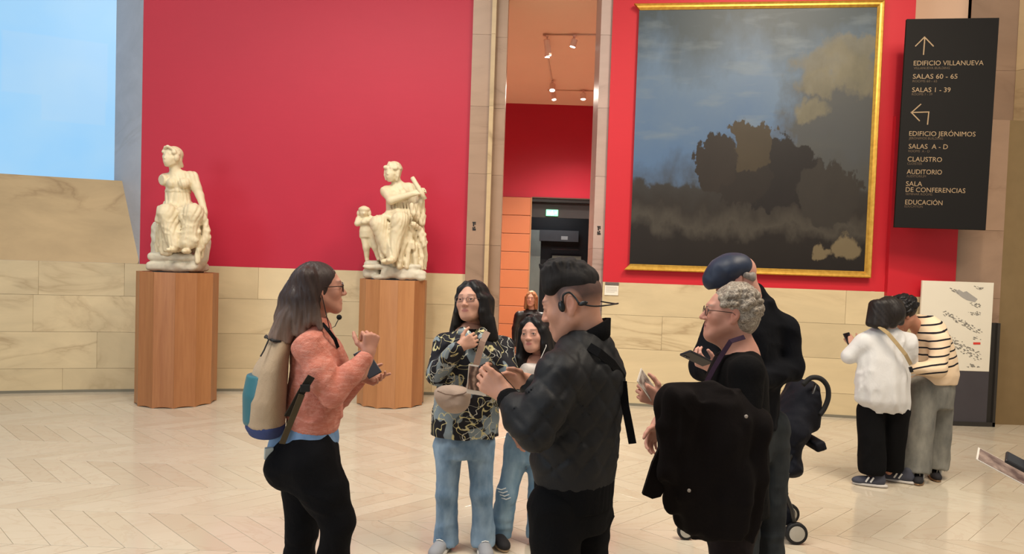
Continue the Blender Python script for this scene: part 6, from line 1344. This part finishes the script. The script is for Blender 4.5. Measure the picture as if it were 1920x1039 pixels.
# ============================================================ painting on the right wall
def wray(px, py, out=0.0):
    d = ray(px, py); p0 = A+NRM*out; t = ((p0-CAMP)@NRM)/(d@NRM); q = CAMP+d*t; return (q-A)@DIR, q[2]
pl = empty('painting', wpt(2, 1.7, .06)); tag(pl, 'large gold-framed landscape painting of dark ground under a cloudy blue sky', 'painting')
cs = [wray(*p, .06) for p in ((1192, 4), (1660, 4), (1631, 521), (1167, 506))]
S0 = (cs[0][0]+cs[3][0])/2; S1 = (cs[1][0]+cs[2][0])/2; Z0 = (cs[2][1]+cs[3][1])/2; Z1 = (cs[0][1]+cs[1][1])/2
M_GOLD = NT('aged_gold_leaf'); f = M_GOLD.noise(M_GOLD.co('Object'), 22, 5); M_GOLD.col(M_GOLD.mix(f, srgb(176, 124, 38), srgb(236, 190, 92))).rough(.38, .5, .75); M_GOLD.bump(f, .15, .004); M_GOLD = M_GOLD.m
FW = .075
prof = [(0, .0), (0, .06), (.012, .075), (.03, .062), (.05, .06), (.06, .05), (FW, .036), (FW, .0)]       # (inwards, out)
cor = [(S0, Z0, 1, 1), (S1, Z0, -1, 1), (S1, Z1, -1, -1), (S0, Z1, 1, -1)]
for i in range(4):
    a, b = cor[i], cor[(i+1) % 4]; vs = []
    for c in (a, b): vs += [wpt(c[0]+c[2]*u, c[1]+c[3]*u, o+.02) for u, o in prof]
    n = len(prof); fs = [(k, (k+1) % n, n+(k+1) % n, n+k) for k in range(n)]+[tuple(range(n)), tuple(range(2*n-1, n-1, -1))]
    mb = MB(); mb.add(vs, fs); mb.build('frame_rail', M_GOLD, pl)
def m_painting(w, h):
    t = NT('oil_landscape'); c = t.n('ShaderNodeTexCoord'); s = t.n('ShaderNodeSeparateXYZ'); t.l(c.outputs['Generated'], s.inputs[0]); u, v = s.outputs[0], s.outputs[2]
    wu = t.noise(t.co('Generated', (3, 3, 3)), 2.2, 6, .62); wv = t.noise(t.co('Generated', (3, 3, 3), loc=(5, 2, 8)), 2.2, 6, .62)
    u0, v0 = u, v; u = t.math('ADD', u, t.math('MULTIPLY_ADD', wu, .22, -.11)); v = t.math('ADD', v, t.math('MULTIPLY_ADD', wv, .2, -.1))
    n1 = t.noise(c.outputs['Generated'], 3.2, 6, .6, .3); n2 = t.noise(c.outputs['Generated'], 9, 6, .6)
    sky = t.ramp(t.math('ADD', v, t.math('MULTIPLY_ADD', n1, .5, -.25)), [(.3, srgb(58, 66, 78)), (.45, srgb(74, 98, 128)), (.7, srgb(86, 106, 128)), (.95, srgb(58, 68, 74))])
    sky = t.mix(t.ramp(t.noise(t.co('Generated', (1.2, 1, 6)), 3, 5), [(.55, 0), (.75, .5)]), sky, srgb(112, 122, 128))
    def blob(cx, cy, rx, ry, nz=.5, soft=.12):
        d = t.math('SQRT', t.math('ADD', t.math('POWER', t.math('DIVIDE', t.math('SUBTRACT', u, cx), rx), 2.0), t.math('POWER', t.math('DIVIDE', t.math('SUBTRACT', v, cy), ry), 2.0)))
        d = t.math('ADD', d, t.math('MULTIPLY_ADD', n2, nz, -nz*.5)); return t.ramp(d, [(1-soft, 1), (1+soft, 0)])
    c_ = t.mix(t.math('MULTIPLY', blob(.92, .52, .36, .34, .6, .3), .9), sky, srgb(64, 62, 56))
    for b in ((.9, .84, .14, .06), (.82, .78, .16, .07), (.92, .74, .12, .08), (.78, .71, .1, .05), (.73, .62, .09, .05)):
        c_ = t.mix(t.math('MULTIPLY', blob(*b, .9, .35), .8), c_, t.mix(n2, srgb(72, 70, 56), srgb(122, 114, 92)))
    gd = t.ramp(t.math('ADD', v, t.math('MULTIPLY_ADD', n1, .16, -.08)), [(.0, srgb(26, 21, 18)), (.12, srgb(30, 25, 22)), (.17, srgb(62, 57, 50)), (.24, srgb(40, 35, 31)), (.33, srgb(48, 46, 44))])
    c_ = t.mix(t.ramp(t.math('ADD', v, t.math('MULTIPLY_ADD', n1, .12, -.06)), [(.315, 1), (.335, 0)]), c_, gd)
    for b, k in (((.62, .36, .2, .13), (24, 20, 19)), ((.46, .36, .14, .12), (30, 25, 22)), ((.36, .4, .08, .12), (34, 28, 24)), ((.5, .48, .1, .09), (52, 44, 32)), ((.82, .3, .14, .12), (40, 36, 32))):
        c_ = t.mix(blob(*b, .8, .06), c_, t.mix(n2, srgb(*k), scl(srgb(*k), 1.5)))
    for b in ((.9, .1, .07, .05), (.8, .07, .05, .03)): c_ = t.mix(t.math('MULTIPLY', blob(*b, 1.0, .3), .7), c_, srgb(118, 104, 78))
    t.col(c_).rough(.42, .3); t.bump(n2, .05, .003); return t.m
wbox(MB(), S0+FW-.01, S1-FW+.01, Z0+FW-.01, Z1-FW+.01, .02, .05).build('canvas', m_painting(3, 3.3), pl)
# generated coordinates need an axis-aligned box: canvas is built straight, then turned
cv = pl.children[-1]; old = cv.data; cv.data = bpy.data.meshes.new('canvas')
bmx = MB().span((0, -.03, 0), (S1-S0-2*FW+.02, 0, Z1-Z0-2*FW+.02)); cv.data.from_pydata(bmx.v, [], bmx.f); cv.data.materials.append(old.materials[0])
q = wpt(S0+FW-.01, Z0+FW-.01, .02); cv.location = Vector(q)-pl.location; cv.rotation_euler = (0, 0, math.atan2(DIR[1], DIR[0]))
# label card
cd = empty('wall_label', wpt(.2, 1.4, .01)); tag(cd, 'small white caption card with a grey heading strip beside the doorway', 'caption card')
a, b = wray(1134, 535), wray(1159, 554); wbox(MB(), a[0], b[0], b[1], a[1], 0, .012).build('card', plain('white_card', srgb(222, 214, 200), .6), cd)
a2, b2 = wray(1135, 529), wray(1160, 535); wbox(MB(), a2[0], b2[0], b2[1], a2[1], 0, .012).build('heading_strip', plain('grey_strip', srgb(98, 88, 82), .6), cd)
for k in range(5): y = a[1]-.018-.016*k; wbox(MB(), a[0]+.015, b[0]-.015-.03*(k == 4), y-.003, y+.002, .012, .0128).build('caption_line', plain('caption_ink', srgb(168, 160, 150), .7), cd)

# ============================================================ lettering helper
_ft = bpy.data.curves.new('lettering_curve', 'FONT')
def letters(txt, p0, px_, up_, width, mat, parent, name='lettering', height=None):
    """p0 = left end of the base line (world); width = line length"""
    ob = bpy.data.objects.new('t', _ft); COL.objects.link(ob); _ft.body = txt; _ft.size = 1.0; _ft.resolution_u = 3; _ft.extrude = 0.0
    dg = bpy.context.evaluated_depsgraph_get(); dg.update(); me = bpy.data.meshes.new_from_object(ob.evaluated_get(dg)); bpy.data.objects.remove(ob)
    V = np.array([v.co[:] for v in me.vertices]); Fs = [list(p.vertices) for p in me.polygons]; bpy.data.meshes.remove(me)
    x0, x1 = V[:, 0].min(), V[:, 0].max(); k = width/(x1-x0); ky = k if height is None else height/.73
    W = np.asarray(p0)+np.outer((V[:, 0]-x0)*k, px_)+np.outer(V[:, 1]*ky, up_); return raw(name, W, Fs, mat, parent)
# ============================================================ black direction sign
M_BLK = plain('black_bracket', srgb(30, 28, 28), .5)
sg = empty('direction_sign', at(1760, 430, 8.3)); tag(sg, 'tall black hanging sign with gold arrows and room directions', 'sign')
TL, TR_, BR_, BL = (at(1700, 35, 8.36), at(1873, 36, 8.2), at(1846, 430, 8.2), at(1675, 428, 8.36))
sx = nrm((TR_-TL)+(BR_-BL)); su = nrm((TL-BL)+(TR_-BR_)); su = nrm(su-sx*(su@sx)); sn = np.cross(sx, su)
sn = sn if sn[1] < 0 else -sn; sc0 = (TL+TR_+BR_+BL)/4; hw = (np.linalg.norm(TR_-TL)+np.linalg.norm(BR_-BL))/4; hh = (np.linalg.norm(TL-BL)+np.linalg.norm(TR_-BR_))/4
MB().box(sc0, (hw, .02, hh), np.stack([sx, -sn, su], 1), .003).build('panel', plain('matt_black_panel', srgb(19, 17, 16), .7, .2, var=.05), sg)
def sp(px, py):
    d = ray(px, py); p0 = sc0+sn*.0215; t = ((p0-CAMP)@sn)/(d@sn); return CAMP+d*t
M_LET = plain('pale_gold_lettering', srgb(150, 126, 96), .6, var=.03); M_LET2 = plain('dim_gold_lettering', srgb(84, 68, 50), .6, var=.03)
def bar(pts, parent, m, w=.012): 
    mb = MB()
    for i in range(len(pts)-1): mb.strap([sp(*pts[i]), sp(*pts[i+1])], sn, w, .002)
    return mb
b_ = bar([(1734, 70), (1731.5, 103)], sg, M_LET); b_.strap([sp(1716, 87), sp(1734, 69)], sn, .012, .0018); b_.strap([sp(1733, 69), sp(1750.5, 87)], sn, .012, .0016); b_.build('arrow_up', M_LET, sg)
b_ = bar([(1709, 211), (1742.5, 210)], sg, M_LET); b_.strap([sp(1741.6, 209), sp(1739, 234)], sn, .012, .0018); b_.strap([sp(1727, 195), sp(1708, 212)], sn, .012, .0016); b_.strap([sp(1708, 210), sp(1724.5, 227)], sn, .012, .0016); b_.build('arrow_left', M_LET, sg)
for txt, x0, x1, yc, big in (('EDIFICIO VILLANUEVA', 1713, 1844, 118, 1), ('VILLANUEVA BUILDING', 1713, 1781, 127.5, 0), ('SALAS 60 - 65', 1711.5, 1795, 143, 1), ('ROOMS 60 - 65', 1711, 1757, 152, 0), ('SALAS 1 - 39', 1710, 1782, 168, 1), ('ROOMS 1 - 39', 1709.5, 1748, 176.5, 0),
    ('EDIFICIO JERÓNIMOS', 1704.5, 1829, 250, 1), ('JERÓNIMOS BUILDING', 1704, 1768, 259, 0), ('SALAS  A - D', 1703.5, 1777, 274, 1), ('ROOMS  A - D', 1703, 1743, 283, 0), ('CLAUSTRO', 1701.5, 1766, 298, 1), ('CLOISTER', 1701, 1729, 306.5, 0), ('AUDITORIO', 1700, 1766, 321.5, 1), ('AUDITORIUM', 1699.5, 1736, 330, 0),
    ('SALA', 1698.5, 1729, 344, 1), ('DE CONFERENCIAS', 1698, 1810, 355, 1), ('SEMINAR ROOMS', 1698, 1748, 363.5, 0), ('EDUCACIÓN', 1697, 1767, 378.5, 1), ('EDUCATION', 1696, 1730, 386.5, 0)):
    ch = 9.2 if big else 4.6; p = sp(x0, yc+ch/2); w = np.linalg.norm(sp(x1, yc)-sp(x0, yc)); h = np.linalg.norm(sp(x0, yc-ch/2)-p)
    letters(txt, p, sx, su, w, M_LET if big else M_LET2, sg, height=h)
for t_ in (-.6, .6):
    for v_ in (-.6, .6): p_ = sc0+sx*hw*t_*.6+su*hh*v_; MB().tube([p_-sn*.015, V3(p_[0], RY+.02 if p_[2] < 3.5 else 9.2, p_[2])], .012, 8).build('wall_bracket', M_BLK, sg)

# ============================================================ floor-plan board
ib = empty('floor_plan_board', onfloor(1800, 787)); tag(ib, 'white floor-plan board on a dark grey stand against the stone pier', 'information board')
YB = RY-.13; q = lambda x, y, o=0: at(x, y, YB-o)
xl, xr = q(1726, 600)[0], q(1860, 600)[0]; zt, zm = q(1790, 528)[2], q(1790, 695)[2]
xb0, xb1 = q(1722, 700)[0], q(1870, 700)[0]; zk = q(1868, 606)[2]
M_GRB = plain('dark_grey_board', srgb(66, 62, 66), .6, .3); M_BLB = plain('black_board_edge', srgb(44, 40, 36), .6)
MB().span((xl, YB, zm), (xr, YB+.03, zt), .003).build('white_panel', plain('white_board', srgb(222, 214, 196), .5, var=.03), ib)
MB().span((xl, YB+.001, .05), (xr, YB+.03, zm-.002)).build('grey_panel', M_GRB, ib)
MB().span((xl-.02, YB+.03, .0), (xb1-.03, YB+.07, zk)).build('backing', M_BLB, ib)
MB().span((xb1-.03, YB-.01, .0), (xb1, YB+.07, zk)).build('side_rail', M_BLB, ib); MB().span((xl-.02, YB-.01, 0), (xb1, YB+.03, .05)).build('foot_rail', M_BLB, ib)
M_INK = plain('plan_ink', srgb(120, 116, 108), .7); rg = np.random.RandomState(2)
def plan(poly, m, name, o=.001): mb = MB(); mb.prism([q(x, y, 0)*V3(1, 0, 1)+V3(0, YB-o, 0) for x, y in poly], (0, 0, 0), (0, -.0006, 0)); return mb.build(name, m, ib)
plan([(1790, 547), (1798, 543), (1806, 548), (1812, 546), (1833, 561), (1828, 567), (1813, 563), (1804, 558)], plain('plan_grey_fill', srgb(158, 154, 148), .7), 'plan_block')
def cluster(x0, y0, x1, y1, n, sl, name):
    mb = MB()
    for i in range(n):
        t_ = rg.rand(); x = x0+(x1-x0)*t_+rg.uniform(-5, 5); y = y0+(y1-y0)*t_+rg.uniform(-sl, sl); a = rg.uniform(1.2, 4); k = rg.uniform(.6, 1.8)
        P_ = [(x, y), (x+a, y+a*.55), (x+a-k, y+a*.55+k*.55), (x-k, y+k*.55)]; mb.prism([q(u, v)*V3(1, 0, 1)+V3(0, YB-.0012-.00002*i, 0) for u, v in P_], (0, 0, 0), (0, -.0003, 0))
    tag(mb.build(name, M_INK, ib), kind='stuff')
cluster(1784, 542, 1796, 547, 14, 3, 'plan_drawing'); cluster(1822, 568, 1838, 574, 22, 3, 'plan_drawing'); cluster(1826, 537, 1840, 541, 12, 3, 'plan_drawing')
cluster(1770, 586, 1838, 622, 80, 4, 'plan_drawing'); cluster(1818, 585, 1838, 588, 20, 3, 'plan_drawing'); cluster(1785, 640, 1836, 668, 90, 9, 'plan_drawing'); cluster(1815, 684, 1830, 686, 16, 3, 'plan_drawing'); cluster(1826, 632, 1836, 636, 8, 2, 'plan_drawing')
plan([(1824.5, 642), (1838, 642), (1838, 646), (1824.5, 646)], plain('red_marker', srgb(206, 60, 48), .6), 'red_marker', .003)

# ============================================================ small plates on the stone
M_GLY = plain('black_glyph', srgb(26, 24, 24), .5)
def glyph(name, px, py, Y, label, rects, cat='sign', base=None):
    r = empty(name, at(px, py, Y)); tag(r, label, cat)
    if base: a, b = at(px+base[0], py+base[1], Y), at(px+base[2], py+base[3], Y); MB().span((a[0], Y, b[2]), (b[0], Y+.006, a[2])).build('plate', plain('white_plate', srgb(226, 222, 214), .5), r)
    for (x0, y0, x1, y1) in rects: a, b = at(px+x0, py+y0, Y), at(px+x1, py+y1, Y); MB().span((a[0], Y-.004, b[2]), (b[0], Y+.004, a[2])).build('mark', M_GLY, r)
RC = [(-3, -8, 3, -6), (-2, -6, 0, 0), (1, -5, 3, -3), (-3, 2, -1, 8), (0, 1, 2, 4), (-1, 5, 3, 8)]
glyph('pictogram', 889, 424, YJ-.034, 'small black pictogram on the stone jamb by the patterned jacket', RC)
glyph('pictogram', 1123, 432, 9.296, 'small black pictogram on the stone jamb beside the big painting', RC)
n2 = V3((D2-D1)[1], -(D2-D1)[0], 0); n2 /= np.linalg.norm(n2)
d_ = ray(1917, 451); t_ = ((D1+n2*.02-CAMP)@n2)/(d_@n2); pc = CAMP+d_*t_; pdx = nrm(D2-D1); PR = np.stack([pdx, -n2, V3(0, 0, 1)], 1)
pg = empty('exit_arrow_plate', pc); tag(pg, 'small white and black plate on the stone pier at the right edge', 'sign')
MB().box(pc+pdx*.03, (.075, .006, .065), PR).build('plate', plain('white_plate', srgb(226, 222, 214), .5), pg); MB().box(pc+pdx*.045+n2*.008, (.05, .003, .045), PR).build('mark', M_GLY, pg)

# ============================================================ hall lamps and exit sign
def oncl(px, py): d = ray(px, py); return CAMP+d*((HC-CAMH)/d[2])
M_LAMPW = plain('white_lamp_metal', srgb(236, 214, 196), .5); M_LENS = glow('lamp_lens', (1.0, .95, .86), 14)
HRAIL = plain('rail_metal', srgb(206, 172, 146), .5)
def rail(p0, p1, label):
    a, b = oncl(*p0), oncl(*p1); ro = empty('track_rail', (a+b)/2); tag(ro, label, 'lamp rail'); d = nrm(b-a)
    MB().strap([a-V3(0, 0, .012), b-V3(0, 0, .012)], (0, 0, 1), .026, .02).build('rail', HRAIL, ro); MB().box(a-V3(0, 0, .014), (.03, .03, .014)).build('end_cap', HRAIL, ro); return a, b
r1 = rail((1022, 64), (1140, 64), 'ceiling lamp rail nearest the doorway'); r2 = rail((1026, 100), (1035, 150), 'ceiling lamp rail running back into the hall'); r3 = rail((1030, 168), (1130, 170), 'ceiling lamp rail at the back of the hall')
def track_lamp(pxy, Yoff, tilt, L, R_, label, energy):
    p = oncl(*pxy); ro = empty('track_lamp', p); tag(ro, label, 'lamp', 'track lamps in the hall')
    ax = nrm(tilt); L *= .8; R_ *= .78; c0 = p-V3(0, 0, .11); c1 = c0+ax*L
    MB().box(p-V3(0, 0, .036), (.02, .035, .014)).build('adapter', M_LAMPW, ro); br = MB().tube([p-V3(.0, 0, .03), c0-V3(.0, 0, .0)], .012, 8); br.build('arm', M_LAMPW, ro)
    mb = MB().tube([c0-ax*.03, c1], [R_, R_], 16); mb.build('head', M_LAMPW, ro, False); MB().tube([c1-ax*.004, c1+ax*.006], [R_*.82, R_*.82], 16).build('lens', M_LENS, ro)
    l = lamp('track_lamp_light', 'SPOT', c1+ax*.03, c1+ax*2, energy*6.3, (1, .88, .74), .05, 130, .8); return ro
track_lamp((1026, 64), 0, (.16, .35, -.9), .26, .06, 'long tilted track lamp nearest the doorway', 120)
track_lamp((1028, 78), 0, (-.05, .2, -1), .16, .055, 'track lamp hanging behind the long tilted one', 70)
track_lamp((1077, 64), 0, (-.25, .1, -1), .1, .06, 'short track lamp on the right of the front rail', 70)
track_lamp((1036, 150), 0, (.0, -.35, -1), .12, .07, 'bright upper track lamp at the back of the hall', 70)
track_lamp((1038, 160), 0, (.1, -.2, -1), .22, .06, 'bright lower track lamp at the back of the hall', 60)
track_lamp((1094, 168), 0, (-.0, -.1, -1), .1, .07, 'short track lamp by the back wall of the hall', 60)
ex = empty('exit_sign', at(1035, 399, HY+.1)); tag(ex, 'lit green and white exit sign above the dark doorway', 'sign')
e = lambda x, y, o=0: at(x, y, HY+.1-o)
a, b = e(1024, 393), e(1046, 405.5); MB().span((a[0], HY+.06, b[2]), (b[0], HY+.12, a[2]), .004).build('box', glow('lit_exit_green', (.22, .85, .42), 1.6), ex)
def exr(x0, y0, x1, y1): a, b = e(x0, y0), e(x1, y1); MB().span((a[0], HY+.055, b[2]), (b[0], HY+.062, a[2])).build('pictogram', glow('lit_exit_white', (.85, 1, .9), 2.2), ex)
exr(1026, 396, 1031, 403); exr(1034, 395.5, 1036.5, 398); exr(1032.5, 398, 1037, 401); exr(1033, 401, 1034.5, 404); exr(1036, 401, 1038, 403.5); exr(1040, 397, 1044, 402)

# ============================================================ stroller
def stroller():
    root = empty('stroller', onfloor(1400, 1005)); tag(root, 'folding black stroller with a looped handle beside the person in the flat cap', 'stroller')
    Y = 4.78; q = lambda x, y, o=0.0: at(x, y, Y+o); fab = cloth('navy_black_nylon', srgb(24, 25, 32), .15, .7)
    W = .2
    def wheel(px, py, o, r, hub=True):
        c = q(px, py, o); c[2] = r; w = empty('w', c); bpy.data.objects.remove(w)
        R = np.array([[1, 0, 0], [0, 0, 1], [0, -1, 0]], float)
        ty = MB().lathe([(r*.72, -.016), (r*.95, -.02), (r, -.01), (r, .01), (r*.95, .02), (r*.72, .016)], c, 24, R).build('wheel', M_RUBBER, root, True)
        MB().lathe([(r*.1, -.022), (r*.7, -.02), (r*.72, .0), (r*.7, .02), (r*.1, .022)], c, 24, R).build('hub_cap', plain('pale_grey_hub', srgb(176, 170, 158), .5), ty); return c
    cs = [wheel(1493, 993, -.16, .07), wheel(1478, 985, .22, .07), wheel(1286, 990, -.14, .055), wheel(1290, 985, .2, .055)]
    fr = plain('black_frame_tube', srgb(24, 24, 26), .35, .5)
    for o, wv, wf in ((-.16, cs[0], cs[2]), (.22, cs[1], cs[3])):
        MB().tube([wv, q(1484, 955, o), q(1474, 930, o), q(1464, 905, o)], .014, 8).build('rear_leg', fr, root, True)
        MB().tube([q(1440, 905, o), q(1400, 930, o), q(1340, 960, o), wf+V3(0, 0, .05), wf], .012, 8).build('front_leg', fr, root, True)
        MB().tube([q(1464, 905, o), q(1490, 840, o), q(1515, 770, o), q(1530, 720, o)], .012, 8).build('side_rail', fr, root, True)
        MB().lathe([(.02, -.02), (.024, -.012), (.024, .012), (.02, .02)], q(1470, 925, o), 16, np.array([[1, 0, 0], [0, 0, 1], [0, -1, 0]], float)).build('hinge', fr, root, True)
    MB().tube([cs[0]+V3(-.02, 0, 0), cs[1]+V3(-.02, 0, 0)], .009, 8).build('axle', fr, root)
    MB().tube(spl([q(1505, 722, -.17), q(1520, 709, -.17), q(1538, 710, -.17), q(1551, 724, -.17), q(1553, 745, -.17), q(1546, 765, -.17), q(1537, 778, -.17)]), .016, 10).build('handle', plain('black_foam_grip', srgb(26, 26, 28), .8), root, True)
    MB().tube(spl([q(1505, 722, .2), q(1520, 709, .2), q(1538, 710, .2), q(1551, 724, .2), q(1553, 745, .2), q(1546, 765, .2), q(1537, 778, .2)]), .016, 10).build('handle', plain('black_foam_grip', srgb(26, 26, 28), .8), root, True)
    H = [cap(q(1500, 735), q(1478, 800), .075, .11, .05, (V3(0, 1, 0), 2.0)), cap(q(1478, 800), q(1470, 870), .10, .07, .05, (V3(0, 1, 0), 2.1)), cap(q(1515, 730), q(1510, 790), .05, .05, .04, (V3(0, 1, 0), 3.2)), cap(q(1400, 870), q(1478, 870), .05, .06, .04, (V3(0, 1, 0), 3))]
    sob('seat_fabric', H, .012, fab, root, wrinkle(.008, .8, seed=91))
    sob('canopy_flap', [rbox(q(1522, 828, -.05), (.035, .15, .03), frame(90, 0, 20), .012)], .009, fab, root)
    sob('basket', [rbox(q(1440, 955, .02), (.13, .16, .06), None, .04)], .012, fab, root)
    MB().tube([q(1469, 884, -.2), q(1480, 888, -.2), q(1478, 894, -.2), q(1466, 893, -.2)], .004, 6, True).build('latch_ring', plain('steel_ring', srgb(120, 120, 124), .3, metal=1), root)
stroller()
